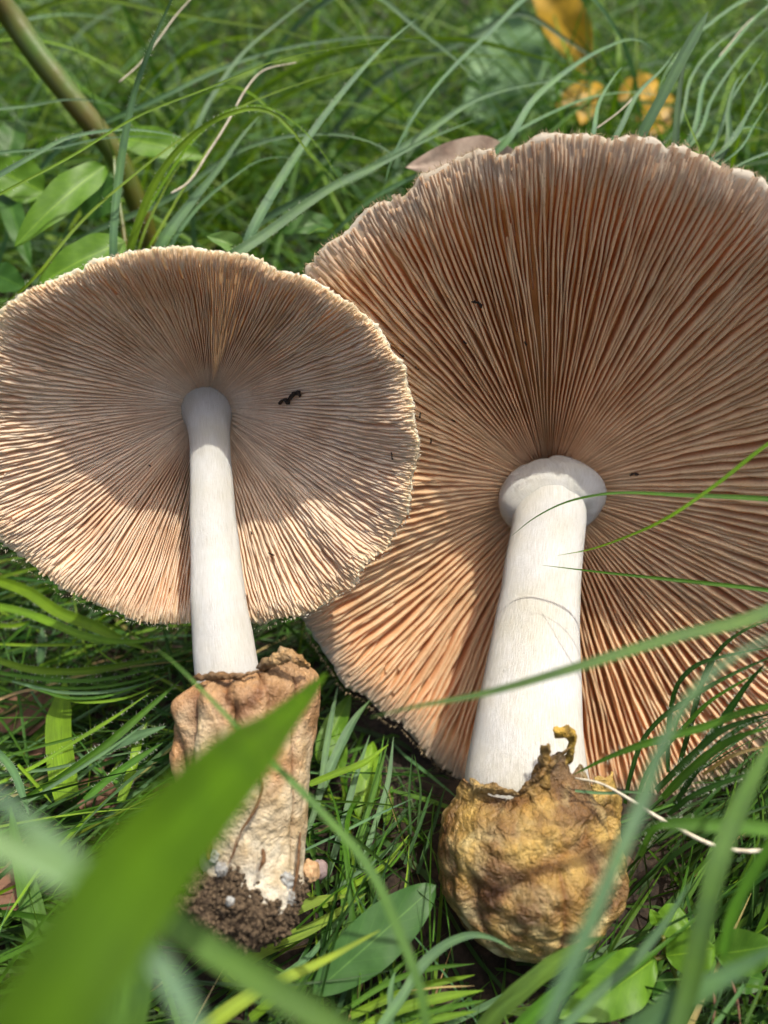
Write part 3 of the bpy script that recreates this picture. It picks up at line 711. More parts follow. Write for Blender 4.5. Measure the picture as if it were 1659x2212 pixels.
MARKS = [((100, 150), 'the olive stalk'), ((120, 450), 'the long-leaved plant'), ((166, 585), 'the pale cap notch'), ((390, 540), 'the pale cap crest'), ((500, 535), 'the small curled leaf'),
    ((480, 280), 'the bent dry straw'), ((340, 70), 'the broken straw'), ((960, 345), 'the dry pinkish leaf'), ((1100, 170), 'the mint leaves'), ((1200, 60), 'the ochre-yellow leaf'), ((1320, 240), 'the small yellow leaves'),
    ((1445, 315), 'the peach cap nick'), ((1600, 375), 'the far peach rim'), ((1075, 335), 'the split peach rim'), ((700, 490), 'the dark pointed leaf'), ((250, 1355), 'the lower pale rim'), ((130, 1580), 'the wide flat blade'),
    ((400, 1450), 'the tan volva mouth'), ((385, 1640), 'the tan volva'), ((40, 1580), 'the brown litter'), ((300, 1800), 'the huge blurred blade'), ((668, 1660), 'the tan volva side'), ((640, 1975), 'the soil clump'),
    ((680, 1884), 'the tan husk'), ((880, 1600), 'the torn peach rim'), ((800, 2020), 'the toothed leaf'), ((750, 1720), 'the bright broad leaves'), ((965, 1850), 'the golden volva'), ((1130, 2062), 'the golden volva base'),
    ((1325, 1700), 'the torn golden flap'), ((1258, 1500), 'the thick white stem'), ((1470, 2020), 'the round leaves'), ((1430, 1745), 'the lower peach rim'), ((1540, 1840), 'the pale dead stalk'), ((1600, 1450), 'the peach gills')]
def describe(zone, pts, w, typ, hairs):
    ox, oy, k = ZONE[zone]; Q = [(min(1659, max(0, ox + k * x)), min(2212, max(0, oy + k * y))) for x, y in pts]
    near = lambda q: min(MARKS, key=lambda m: math.hypot(m[0][0] - q[0], m[0][1] - q[1]))[1]
    a, b = near(Q[0]), near(Q[-1]); wv = w * k
    bend = max(abs((Q[-1][0] - Q[0][0]) * (Q[0][1] - q[1]) - (Q[0][0] - q[0]) * (Q[-1][1] - Q[0][1])) for q in Q) / max(1, math.hypot(Q[-1][0] - Q[0][0], Q[-1][1] - Q[0][1])) ** 2
    wd = 'thread-thin' if wv < 6 else 'narrow' if wv < 11 else 'medium-wide' if wv < 17 else 'broad'
    cw = {'g': 'blue-green', 'y': 'yellow-green', 'm': 'green', 'd': 'dark green', 's': 'straw-coloured'}[typ]
    sh = 'arched' if bend > .18 else 'curved' if bend > .07 else 'straight'
    return f"{sh} {wd} {'hairy ' if hairs else ''}{cw} blade " + (f'beside {a}' if a == b else f'between {a} and {b}')
def blade(zone, pts, w, typ, dep, label, group=None, hairs=0, root=True, roll=0., twist=.3, tip=.45, fold=.30, name='grass_blade', cat='grass blade', mat=None, tcol=None, seg=None):
    NB[0] += 1; rs = np.random.default_rng(500 + NB[0])
    if group: label = describe(zone, pts, w, typ, hairs)
    P = place(zone, pts, dep)
    k = ZONE[zone][2]
    dm = np.mean([project(p[None])[2][0] for p in P]); wm = w * k * dm / F
    if root: P = to_soil(P)
    seg = seg or (64 if root else 34)
    C = spline(P, seg); t = np.linspace(0, 1, seg + 1)
    T = unit(np.gradient(C, axis=0)); view = unit(CAM - C)
    side = unit(np.cross(T, view * .75 + np.array([0, 0, .35]))); nn = np.cross(side, T)
    if isinstance(roll, (list, tuple)): ro = np.interp(t, np.linspace(0, 1, len(roll)), roll)[:, None]
    else: ro = (roll + rs.normal(0, .15) + twist * (t - .5) * rs.choice([-1, 1]))[:, None]
    sd = side * np.cos(ro) + nn * np.sin(ro); nr = -side * np.sin(ro) + nn * np.cos(ro)
    prof = np.clip((1 - t) / tip, .015, 1) ** .7 * np.clip(.8 + t * 1.2, 0, 1) * (1 + (.04 if w < 90 else 0) * np.sin(t * 23 + rs.uniform(0, 6)))
    ww = (wm * .5 * prof)[:, None]
    cols = np.linspace(-1, 1, 5)
    V = np.stack([C + sd * ww * c + nr * ww * fold * (abs(c) ** 1.3) for c in cols], 1)
    base = (PAL[typ] if tcol is None else np.array(tcol)) * rs.uniform(.88, 1.14) * (1 + rs.normal(0, .04, 3))
    cc = np.repeat((base[None] * (1 + .12 * np.sin(t * 5 + rs.uniform(0, 6)))[:, None])[:, None], 5, 1)
    cc[:, 2] *= 1.25
    uv = np.zeros((seg + 1, 5, 2)); uv[..., 0] = (cols * .5 + .5)[None] * (1 if wm < .004 else 1.6) + rs.uniform(0, 40); uv[..., 1] = (t * 8)[:, None]
    o = mesh_obj(name, V.reshape(-1, 3), grid_faces(seg + 1, 5), mat or (M_GLAUC if typ == 'g' else M_GRASS), col=np.clip(cc, 0, 1).reshape(-1, 3), uv=uv.reshape(-1, 2))
    tag(o, label, cat, group)
    if hairs:
        nh = hairs; ti = rs.uniform(.15, .97, nh) * seg; i0 = ti.astype(int).clip(0, seg - 1); f = (ti - i0)[:, None]
        sgn = rs.choice([-1., 1.], nh)[:, None]
        B = C[i0] * (1 - f) + C[i0 + 1] * f + sd[i0] * ww[i0] * sgn + nr[i0] * ww[i0] * fold
        D = unit(sd[i0] * sgn + T[i0] * rs.normal(.3, .4, (nh, 1)) + nr[i0] * rs.normal(.3, .5, (nh, 1)))
        ln = rs.uniform(.0006, .0019, (nh, 1)); s2 = unit(np.cross(D, view[i0])) * .00005
        Vh = np.stack([B - s2, B + s2, B + D * ln], 1).reshape(-1, 3); b = np.arange(nh)[:, None] * 3
        tag(mesh_obj('hairs', Vh, b + [0, 1, 2, 2], M_HAIR, o), kind='stuff')
    return o
def leaf_mesh(base, tip, width, facing, bend=.12, fold=.25, widest=.42, wave=.04, seed=0, n=22, m=9, blunt=.8):
    rs = np.random.default_rng(seed); t = np.linspace(0, 1, n + 1)
    ax = tip - base; L = np.linalg.norm(ax); T = ax / L
    nr = unit(facing - T * np.dot(facing, T)); sd = np.cross(T, nr)
    C = base + ax * t[:, None] + nr * (bend * L * np.sin(np.pi * t))[:, None]
    prof = np.sin(np.pi * t ** (math.log(.5) / math.log(widest))).clip(0, 1) ** blunt
    c = np.linspace(-1, 1, m)
    V = np.zeros((n + 1, m, 3))
    for j, x in enumerate(c):
        off = width * .5 * prof * x
        V[:, j] = C + sd * off[:, None] + nr * (width * .5 * prof * fold * abs(x) + wave * width * np.sin(t * 17 + x * 3 + seed) * abs(x))[:, None]
    uv = np.zeros((n + 1, m, 2)); uv[..., 0] = c[None]; uv[..., 1] = t[:, None]
    return V.reshape(-1, 3), grid_faces(n + 1, m), uv.reshape(-1, 2)
def leaf(name, zone, a, b, w, dep, colour, mat=None, parent=None, facing=(0, -.4, .9), **kw):
    A, B = place(zone, [a, b], dep); k = ZONE[zone][2]; d = (project(A[None])[2][0] + project(B[None])[2][0]) / 2
    V, Fc, uv = leaf_mesh(A, B, w * k * d / F, np.array(facing, float), seed=int(abs(a[0] * 7 + b[1])) % 997, **kw)
    return mesh_obj(name, V, Fc, mat or M_LEAF, parent, col=np.tile(np.array(colour), (len(V), 1)), uv=uv)

G_ARCH = 'long hairy blades arching above the caps'
L_GL = 'long hairy blue-green blade arching over the grass behind the caps'
L_YG = 'slender yellow-green blade curving through the grass behind the caps'
# ---- behind the pale cap
blade('a', [(490, 1120), (515, 750), (545, 560), (580, 400), (640, 230), (740, 0), (790, -120)], 36, 'g', ('d', .37, .36, .34), 'upright blue-green blade crossing the olive stalk behind the pale cap', hairs=260, tip=.3)
for pts, w, typ, dep, h in (
    ([(560, 1090), (600, 960), (660, 810), (760, 660), (880, 550), (1000, 490), (1100, 470), (1180, 490), (1260, 560), (1330, 660), (1400, 740)], 30, 'y', ('d', .38, .36, .37), 240),
    ([(-60, 790), (150, 670), (280, 600), (420, 570), (560, 560), (700, 575), (800, 600), (880, 640)], 24, 'g', ('d', .36, .38, .42), 240),
    ([(680, 1090), (830, 870), (950, 720), (1050, 580), (1120, 500)], 42, 'g', ('d', .40, .42), 160),
    ([(1060, 1080), (1200, 800), (1330, 600), (1480, 400), (1659, 200), (1800, 80)], 34, 'g', ('d', .38, .40, .42), 200),
    ([(1030, 1090), (1150, 1010), (1300, 900), (1450, 800), (1659, 700), (1850, 600), (2050, 520)], 38, 'g', ('d', .36, .38, .42), 260),
    ([(730, 1080), (870, 880), (1000, 770), (1130, 690), (1250, 680), (1330, 710)], 18, 'g', ('d', .39, .41), 80),
    ([(780, 830), (1000, 670), (1150, 610), (1350, 580), (1520, 590), (1659, 640), (1760, 720)], 24, 'g', ('d', .42, .40), 160),
    ([(830, 620), (960, 350), (1060, 220), (1200, 100), (1330, 0), (1450, -80)], 18, 'g', ('d', .46, .5), 60),
    ([(0, 470), (110, 460), (300, 430), (480, 450), (560, 480)], 18, 'g', ('d', .42, .45), 80),
    ([(0, 660), (240, 640), (430, 600), (620, 590), (760, 600)], 16, 'g', ('d', .40, .42), 60),
    ([(100, 90), (230, 65), (360, 65), (520, 95), (600, 140)], 16, 'g', ('d', .55, .6), 0),
    ([(560, 1070), (700, 800), (860, 580), (1000, 470), (1150, 460), (1260, 520), (1380, 640), (1480, 800)], 13, 'y', ('d', .39, .38), 100),
    ([(600, 1080), (690, 860), (800, 690), (880, 640)], 15, 'y', ('d', .40, .41), 70),
    ([(640, 1070), (760, 870), (870, 690), (960, 540)], 15, 'y', ('d', .41, .43), 70),
    ([(-40, 180), (130, 170), (260, 195), (420, 260), (530, 325), (700, 440), (850, 540)], 16, 'y', ('d', .48, .5), 60),
    ([(380, -10), (700, 50), (950, 90), (1200, 130), (1400, 190), (1520, 260)], 18, 'y', ('d', .55, .52), 0),
    ([(1080, 400), (1250, 560), (1450, 780), (1560, 880)], 13, 'y', ('d', .44, .42), 40),
    ([(-20, 850), (300, 680), (600, 500), (900, 380), (1200, 260), (1659, 180), (1900, 150)], 10, 'y', ('d', .33, .38), 40),
    ([(150, 1200), (350, 960), (550, 780), (800, 590), (1000, 480), (1300, 360), (1659, 260)], 10, 'y', ('d', .345, .40), 60),
    ([(700, 420), (950, 300), (1150, 230), (1400, 180), (1600, 160), (1900, 190)], 18, 'g', ('d', .48, .5), 60)):
    blade('a', pts, w * 1.2, typ, dep, L_GL if typ == 'g' else L_YG, G_ARCH if typ == 'g' else 'slender yellow-green blades behind the caps', hairs=h, tip=.4)
def straw(zone, pts, w, dep, label, mat=M_STRAW, cat='straw', name='dry_straw', root=True):
    P = place(zone, pts, dep); k = ZONE[zone][2]; d = np.mean([project(p[None])[2][0] for p in P]); r = w * k * d / F * .5
    V, Fc, uv = tube(P, r, 7, 40, [r, r, r * .9, r * .5])
    return tag(mesh_obj(name, V, Fc, mat), label, cat)
straw('a', [(740, 835), (800, 800), (900, 660), (1000, 500), (1060, 390), (1130, 310), (1280, 270)], 9, ('d', .40, .42), 'pale bent dry straw hanging over the grass behind the pale cap')
straw('a', [(515, 355), (600, 280), (700, 150), (750, 80), (820, 0), (900, -80)], 6, ('d', .42, .44), 'thin broken dry straw crossing the upright blue-green blade')
P = place('a', [(-60, -40), (20, 40), (150, 220), (290, 400), (410, 550), (500, 670), (560, 800), (590, 1000)], ('d', .44, .47, .5)); P[-1][2] = -.004
V, Fc, uv = tube(P, .006, 12, 40, [.0075, .0072, .0068, .006, .0055])
tag(mesh_obj('plant_stalk', V, Fc, M_STALK), 'thick olive stalk slanting down to the leafy plant', 'stalk')

# ---- leafy plant beside the olive stalk
LP = empty('leafy_plant', 'leafy plant with long bright leaves behind the pale cap', 'plant')
V, Fc, uv = tube(place('j', [(1085, 540), (1090, 700), (1130, 960), (1180, 1300), (1200, 1600)], ('d', .42, .41)), .0011, 8, 24, [.0009, .0012, .0014])
mesh_obj('stem', V, Fc, M_STALK, LP)
BR, DG = (.10, .21, .014), (.045, .12, .016)
for a, b, w, dep, c, fc in (((1000, 620), (135, 1395), 250, ('d', .41, .385), BR, (.25, -.5, .8)), ((1190, 1340), (360, 1760), 270, ('d', .40, .385), BR, (.1, -.5, .85)),
                            ((1120, 360), (1950, 560), 240, ('d', .45, .46), BR, (0, -.45, .9)), ((420, 880), (-150, 620), 330, ('d', .46, .45), BR, (.2, -.5, .8)),
                            ((1130, 760), (790, 1120), 300, ('d', .47, .48), DG, (0, -.6, .8)), ((150, 200), (60, 720), 190, ('d', .48, .47), DG, (.3, -.6, .7)),
                            ((60, 850), (300, 1600), 160, ('d', .46, .44), DG, (.3, -.7, .6)), ((-80, 1640), (260, 1800), 230, ('d', .42, .41), DG, (0, -.5, .85))):
    leaf('leaf', 'j', a, b, w * 1.3, dep, c, parent=LP, facing=(fc[0], fc[1] - .25, fc[2]), bend=.06, fold=.22, widest=.38, blunt=.7)
CL = empty('curled_leaf_sprig', 'small curled green leaf poking up between the two caps', 'leaf')
leaf('leaf', 'a', (1060, 1110), (890, 1020), 95, ('d', .37, .36), (.13, .23, .06), parent=CL, facing=(.3, -.6, .7), bend=.2, fold=.6)
leaf('leaf', 'a', (1060, 1110), (1130, 1150), 90, ('d', .37, .365), (.10, .2, .03), parent=CL, facing=(-.3, -.6, .7), bend=.2, fold=.5)
leaf('leaf', 'a', (1050, 1100), (960, 1080), 75, ('d', .375, .36), (.14, .24, .06), parent=CL, facing=(0, -.8, .5), bend=.25, fold=.5)
tag(leaf('broad_leaf', 'a', (1440, 970), (1220, 1010), 110, ('d', .44, .43), DG, facing=(0, -.5, .85)), 'dark pointed leaf beside the left margin of the peach cap', 'leaf')

# ---- behind the peach cap
for pts, w, typ, dep, h in (
    ([(700, -60), (600, 0), (480, 120), (330, 260), (220, 380), (120, 520), (30, 700), (-10, 860)], 21, 'g', ('d', .46, .42, .40), 90),
    ([(540, 600), (640, 440), (800, 300), (950, 210), (1080, 170), (1150, 200), (1190, 260)], 25, 'g', ('d', .40, .42, .44), 120),
    ([(-60, 730), (200, 560), (400, 430), (600, 370), (800, 350), (900, 380)], 25, 'g', ('d', .42, .44, .46), 120),
    ([(980, 620), (1100, 400), (1200, 300), (1260, 220)], 28, 'g', ('d', .38, .40), 40),
    ([(890, 620), (930, 440), (1010, 310), (1030, 290)], 25, 'g', ('d', .38, .40), 40),
    ([(1450, 680), (1530, 560), (1610, 550), (1680, 580)], 26, 'g', ('d', .39, .41), 60),
    ([(1660, 660), (1560, 700), (1490, 740), (1420, 800)], 30, 'g', ('d', .37, .36), 60),
    ([(1480, 640), (1490, 470), (1520, 360), (1550, 320)], 30, 'g', ('d', .39, .42), 60),
    ([(1420, 700), (1530, 560), (1600, 440), (1640, 340)], 24, 'g', ('d', .38, .41), 80),
    ([(1400, 660), (1500, 430), (1600, 280), (1640, 220)], 17, 'g', ('d', .40, .43), 60),
    ([(1310, 620), (1390, 340), (1500, 200), (1620, 60), (1760, -60)], 16, 'g', ('d', .39, .45), 200),
    ([(1330, 620), (1420, 420), (1560, 220), (1720, 60)], 13, 'g', ('d', .40, .46), 200),
    ([(1500, 620), (1580, 480), (1659, 360), (1760, 220)], 15, 'g', ('d', .38, .42), 160),
    ([(1540, 640), (1600, 540), (1690, 400)], 13, 'g', ('d', .38, .4), 160),
    ([(1260, 560), (1330, 330), (1430, 200), (1659, 50)], 13, 'g', ('d', .42, .46), 120),
    ([(480, 620), (700, 500), (900, 420), (1100, 400), (1250, 430)], 16, 'g', ('d', .43, .46), 40),
    ([(400, 150), (560, 60), (800, 180), (1000, 320)], 24, 'g', ('d', .62, .6), 0),
    ([(-40, -20), (150, 130), (290, 240), (420, 370)], 28, 'g', ('d', .50, .46), 60),
    ([(1560, 0), (1400, 110), (1300, 200), (1210, 330), (1180, 420)], 18, 'g', ('d', .48, .44), 60),
    ([(-20, 185), (200, 170), (400, 180), (600, 230), (800, 290), (900, 340)], 22, 'y', ('d', .55, .5), 0),
    ([(-20, 265), (180, 235), (420, 240), (640, 260)], 15, 'y', ('d', .55, .55), 0),
    ([(1015, 290), (1000, 120), (930, 0), (900, -80)], 20, 'y', ('d', .60, .62), 0),
    ([(1090, 300), (1088, 100), (1080, -30)], 12, 'y', ('d', .60, .62), 0),
    ([(1540, 360), (1480, 230), (1400, 140), (1360, 120)], 15, 'y', ('d', .46, .46), 0),
    ([(1370, 660), (1310, 520), (1290, 450)], 13, 'y', ('d', .385, .40), 0),
    ([(830, 320), (760, 150), (720, 0)], 12, 'y', ('d', .66, .7), 0)):
    blade('b', pts, w * 1.3, typ, dep, L_GL if typ == 'g' else L_YG, G_ARCH if typ == 'g' else 'slender yellow-green blades behind the caps', hairs=h, tip=.35)
blade('b', [(1080, 660), (1120, 570), (1200, 420), (1300, 230), (1400, 50)], 46, 'g', ('d', .37, .36), 'broad blunt-tipped blue-green blade leaning behind the peach cap', tip=.04, hairs=60)
blade('b', [(1255, 660), (1262, 560), (1275, 400), (1300, 260), (1340, 160), (1380, 90)], 42, 'g', ('d', .38, .37), 'broad upright blue-green blade rising from the notch in the peach cap', tip=.3, hairs=60)
straw('i', [(190, 1100), (380, 960), (540, 800), (700, 640)], 10, ('d', .39, .41), 'thin pale straw over the yellow leaves behind the peach cap')
straw('i', [(1240, 485), (1330, 380), (1480, 200), (1659, 60)], 8, ('d', .42, .46), 'thin pale straw among the hairy blades above the peach cap')
tag(leaf('dry_leaf', 'b', (580, 680), (90, 725), 165, ('d', .41, .39), (.5, .4, .3), M_PINKLEAF, facing=(0, -.75, .6), bend=.08), 'dry pinkish-brown leaf lying behind the peach cap', 'leaf')
tag(leaf('yellow_leaf', 'b', (900, 330), (620, -150), 190, ('d', .72, .68), (.6, .4, .02), M_YELLOW, facing=(0, -.85, .5), bend=.05, widest=.5), 'large ochre-yellow leaf standing in the far grass', 'leaf')
YLAB = ['small yellow fallen leaf beside the mint leaves', 'small yellow fallen leaf standing below its paler neighbour', 'rounded yellow fallen leaf under the arched blue-green blade', 'small yellow fallen leaf beside the broad blunt-tipped blade', 'small yellow fallen leaf lowest behind the peach rim']
for a, b, w, g in (((740, 460), (960, 380), 90, 1), ((850, 540), (900, 400), 90, 2), ((1010, 430), (1180, 350), 120, 3), ((1090, 520), (1260, 430), 110, 4), ((1140, 580), (1230, 490), 80, 5)):
    tag(leaf('yellow_leaf', 'b', a, b, w, ('d', .66, .68), (.6, .4, .02), M_YELLOW, facing=(.1 * g - .3, -.75, .6), bend=.1), YLAB[g - 1], 'leaf', 'small yellow leaves in the grass')
for a, b, w, g in (((600, 560), (460, 60), 330, 1), ((560, 600), (700, 240), 240, 2), ((500, 600), (380, 330), 200, 3)):
    tag(leaf('pale_leaf', 'b', a, b, w, ('d', .80, .78), (.3, .4, .2), M_PALE, facing=(.1 * g - .2, -.8, .5), bend=.08, widest=.6), ['tall pale mint leaf blurred in the far grass', 'pale mint leaf leaning towards the small yellow leaves', 'smallest pale mint leaf low in the far grass'][g - 1], 'leaf', 'pale mint leaves in the far grass')

# ---- crossing in front of the peach mushroom
blade('v', [(1760, 1260), (1659, 1322), (1450, 1378), (1250, 1440), (1050, 1497), (870, 1532), (800, 1550)], 36, 'm', ('d', .20, .19, .21), 'blurred green blade slanting across the thick white stem', tip=.35, fold=.2, tcol=(.08, .14, .045))
blade('v', [(1760, 1085), (1659, 1078), (1480, 1070), (1300, 1068), (1220, 1086), (1150, 1122), (1105, 1158)], 11, 'm', ('d', .27, .28, .30), 'thin dark-tipped blade arching over the white collar', tip=.8, root=False)
blade('v', [(1760, 1290), (1659, 1275), (1450, 1252), (1300, 1236), (1172, 1221)], 9, 'm', ('d', .27, .28, .295), 'thin straight blade pointing at the middle of the thick stem', tip=.6, root=False)
blade('v', [(1760, 900), (1659, 960), (1550, 1045), (1440, 1120), (1340, 1165), (1270, 1188), (1204, 1200)], 9, 'y', ('d', .24, .26, .295), 'thin pale blade curving below the white collar', tip=.6, root=False)

# ---- lying beside the pale mushroom
L_MAT = 'narrow green blade lying in the flattened grass beside the tan volva'
G_MAT = 'flattened blades beside the tan volva'
for pts, w, typ, z0, z1 in (
    ([(-60, 240), (200, 330), (500, 520), (800, 640), (1000, 740), (1250, 840)], 95, 'y', .045, .05), ([(-60, 460), (200, 520), (460, 620), (700, 720), (900, 760), (1200, 755), (1390, 720)], 70, 'y', .05, .055),
    ([(-60, 900), (200, 980), (500, 1010), (800, 995), (1100, 940), (1380, 890)], 60, 'y', .05, .06), ([(-60, 1010), (250, 1060), (600, 1090), (950, 1060), (1200, 1000), (1400, 960)], 36, 'm', .055, .06),
    ([(0, 1060), (400, 1140), (800, 1140), (1150, 1080), (1400, 1000)], 26, 'm', .057, .06), ([(100, 1090), (500, 1180), (850, 1180), (1200, 1110), (1420, 1030)], 26, 'g', .058, .06),
    ([(250, 1140), (600, 1230), (850, 1220), (1100, 1150), (1380, 1040)], 24, 'm', .058, .06), ([(420, 1200), (650, 1260), (850, 1260), (1100, 1210), (1300, 1120)], 24, 'y', .056, .06),
    ([(-60, 1260), (200, 1170), (420, 1150)], 26, 's', .05, .05), ([(-60, 780), (300, 790), (600, 785), (900, 770)], 26, 'y', .045, .05), ([(-60, 620), (150, 625), (320, 560)], 40, 'y', .04, .05),
    ([(-60, 1960), (300, 1790), (640, 1580), (900, 1420), (1250, 1180)], 34, 'y', .055, .062), ([(200, 2074), (560, 1850), (900, 1600), (1200, 1340), (1500, 1080)], 64, 'm', .058, .066),
    ([(640, 1800), (850, 1660), (1100, 1560), (1380, 1460)], 90, 'g', .055, .06), ([(230, 2090), (700, 1790), (1000, 1590), (1200, 1440)], 30, 'g', .06, .066),
    ([(700, 2074), (900, 1900), (1100, 1760), (1350, 1600)], 60, 'm', .058, .062), ([(-60, 1740), (300, 1640), (600, 1560), (900, 1470)], 24, 'm', .05, .055), ([(-40, 1850), (400, 1820), (800, 1730), (1200, 1660)], 26, 'g', .055, .06),
    ([(1000, 2090), (1090, 1850), (1150, 1600), (1220, 1430)], 80, 'y', .05, .058), ([(-60, 1640), (100, 1820), (200, 2074), (240, 2200)], 60, 'g', .06, .065), ([(150, 1780), (330, 1980), (430, 2100)], 28, 'y', .058, .06),
    ([(780, 800), (950, 930), (1150, 1000)], 14, 'y', .05, .055), ([(0, 820), (150, 680), (300, 560)], 30, 'm', .04, .05), ([(330, 940), (345, 800), (350, 640)], 60, 'g', .03, .04)):
    blade('e', pts, w, typ, ('z', z0, z1), L_MAT, G_MAT, hairs=(60 if w > 30 else 0), root=False, tip=.35, seg=22)
blade('e', [(560, 2074), (500, 1700), (490, 1400), (520, 1200), (540, 1080)], 215, 'y', ('z', .045, .045), 'wide flat green blade lying upright between the brown litter patches', root=False, tip=.3, fold=.1, mat=M_GRASS)
blade('c', [(45, 1000), (70, 1160), (110, 1320), (170, 1560), (220, 1700)][::-1], 95, 'm', ('z', .05, .075), 'wide pointed green blade standing behind the blurred foreground blade', root=False, tip=.6, fold=.12)

# ---- between the two mushrooms
L_BT = 'thin green blade in the combed grass between the two volvas'
G_BT = 'combed blades between the two volvas'
for pts, w, typ, z0, z1 in (
    ([(430, 1430), (520, 1180), (600, 900), (680, 620), (760, 380)], 40, 'g', .03, .04), ([(540, 1430), (640, 1150), (740, 880), (820, 560), (850, 380)], 34, 'm', .03, .04),
    ([(360, 1000), (430, 800), (480, 480), (530, 200), (560, 60)], 40, 'g', .035, .04), ([(440, 760), (560, 480), (680, 260), (760, 160)], 60, 'g', .035, .04),
    ([(620, 1330), (700, 1040), (800, 700), (880, 400)], 30, 'm', .035, .045), ([(700, 1240), (790, 960), (870, 700), (910, 390)], 34, 'g', .035, .045),
    ([(360, 700), (560, 620), (720, 560), (880, 440)], 44, 'y', .045, .05), ([(330, 1120), (560, 1010), (800, 890), (1040, 780)], 17, 'g', .05, .052),
    ([(460, 1420), (640, 1280), (800, 1180), (970, 1000)], 24, 'g', .045, .05), ([(420, 1500), (660, 1330), (860, 1200), (1010, 1010)], 34, 'y', .045, .05), ([(500, 1560), (740, 1330), (900, 1200), (1010, 1060)], 24, 'm', .04, .048),
    ([(130, 1950), (380, 1780), (560, 1560), (740, 1380)], 36, 'g', .045, .05), ([(300, 1960), (480, 1760), (640, 1560), (760, 1420)], 28, 'm', .045, .05), ([(330, 1990), (520, 1820), (640, 1640), (780, 1440)], 30, 'm', .045, .05),
    ([(410, 1950), (540, 1750), (620, 1560), (720, 1380)], 24, 'd', .045, .05), ([(1020, 1010), (1010, 740), (1030, 500)], 16, 'd', .04, .05), ([(1060, 980), (1080, 700), (1040, 500)], 14, 'd', .04, .05),
    ([(980, 1200), (1080, 940), (1160, 700)], 22, 'd', .04, .045), ([(1060, 1260), (1180, 900), (1240, 700)], 26, 'd', .04, .045), ([(900, 1900), (960, 1500), (1000, 1220), (1010, 1050)], 13, 'y', .055, .06),
    ([(1160, 1690), (1170, 1480), (1130, 1260), (1090, 1110)], 11, 'm', .06, .065)):
    blade('f', pts, w, typ, ('z', z0, z1), L_BT, G_BT, root=False, tip=.35, seg=20)
BL = empty('broad_leaf_plant', 'bright broad leaves half hidden under blades between the mushrooms', 'plant')
for a, b, w, c in (((430, 560), (640, 120), 150, BR), ((560, 640), (560, 330), 120, BR), ((700, 920), (780, 420), 190, (.15, .28, .015)), ((640, 820), (840, 560), 130, BR), ((860, 960), (900, 700), 60, BR)):
    leaf('leaf', 'f', a, b, w, ('z', .018, .022), c, parent=BL, facing=(0, -.2, 1), bend=.04)
tag(leaf('broad_leaf', 'f', (400, 2020), (1180, 1330), 330, ('z', .066, .074), (.05, .125, .03), facing=(.05, -.35, 1), bend=.03, fold=.08, widest=.5, blunt=.6), 'wide dull green leaf with finely toothed edge beside the golden volva', 'leaf')
for pts, w in (([(-160, 1760), (0, 1650), (120, 1560), (300, 1480), (480, 1420), (640, 1400)], 95), ([(-160, 1960), (0, 1800), (200, 1690), (400, 1600), (560, 1500), (740, 1380)], 80)):
    blade('f', pts, w, 'y', ('z', .05, .055), 'wide yellow-green blade under the soil-covered volva base', 'yellow-green blades under the soil clump', root=False, tip=.5, fold=.15, tcol=(.15, .24, .025))

# ---- bottom middle
L_BM = 'narrow blade fanned out on the turf below the golden volva'
for pts, w, typ, z0, z1 in (
    ([(640, 2100), (860, 1960), (1100, 1870), (1426, 1830)], 34, 'm', .06, .065), ([(640, 2160), (900, 2040), (1150, 1960), (1426, 1900)], 50, 'y', .06, .065), ([(700, 2240), (980, 2110), (1250, 2040), (1480, 2000)], 60, 'y', .065, .07),
    ([(760, 2260), (1060, 2150), (1300, 2100), (1500, 2060)], 40, 'm', .06, .07), ([(880, 2260), (1140, 2190), (1440, 2130)], 44, 'y', .065, .07), ([(1020, 2000), (1200, 1980), (1426, 1970)], 10, 's', .07, .07),
    ([(560, 2140), (800, 2000), (980, 1820), (1100, 1740)], 28, 'm', .055, .06), ([(0, 2180), (160, 2060), (340, 1960)], 60, 'y', .06, .065), ([(900, 2250), (900, 1950), (920, 1880)], 40, 'g', .08, .08)):
    blade('f', pts, w, typ, ('z', z0, z1), L_BM, 'fanned blades below the golden volva', root=False, tip=.35, seg=20)
blade('d', [(-60, 2020), (60, 1850), (200, 1650), (300, 1580), (390, 1555), (480, 1575), (560, 1620)], 42, 'g', ('z', .085, .095), 'blue-green blade arching under the golden volva', root=False, tip=.45)
blade('d', [(380, 2040), (480, 1900), (600, 1790), (740, 1680), (860, 1600), (960, 1560)], 74, 'y', ('d', .235, .225), 'bright folded green blade below the golden volva', root=False, tip=.35, tcol=(.10, .19, .035))
blade('d', [(520, 2040), (640, 1900), (760, 1800), (900, 1690), (1010, 1620)], 60, 'm', ('d', .235, .24), 'dull green blade beside the bright folded blade', root=False, tip=.35)
blade('d', [(740, 1990), (900, 1830), (1060, 1680), (1200, 1520), (1320, 1330)], 44, 'g', ('d', .19, .20), 'blurred blue-green blade crossing the shiny leaf', root=False, tip=.4)
blade('d', [(980, 2060), (1150, 1930), (1350, 1800), (1560, 1690), (1720, 1590)], 100, 'g', ('d', .17, .16), 'wide blurred blade across the bottom corner by the round leaves', root=False, tip=.5)
blade('d', [(1240, 2060), (1300, 1850), (1380, 1500), (1440, 1250), (1500, 1080), (1600, 860), (1720, 640)], 80, 'm', ('d', .16, .17, .18), 'wide blurred upright green blade in front of the round leaves', root=False, tip=.3, tcol=(.06, .13, .03))
blade('d', [(1460, 1640), (1500, 1480), (1580, 1310), (1660, 1180), (1760, 1040)], 48, 'm', ('d', .19, .19), 'shorter blurred blade rising beside the wide upright one', root=False, tip=.3)
blade('d', [(1760, 1110), (1659, 1100), (1480, 1085), (1300, 1078), (1180, 1085), (1120, 1120)], 62, 'm', ('d', .19, .20), 'level blurred blade crossing the wide upright one', root=False, tip=.4)
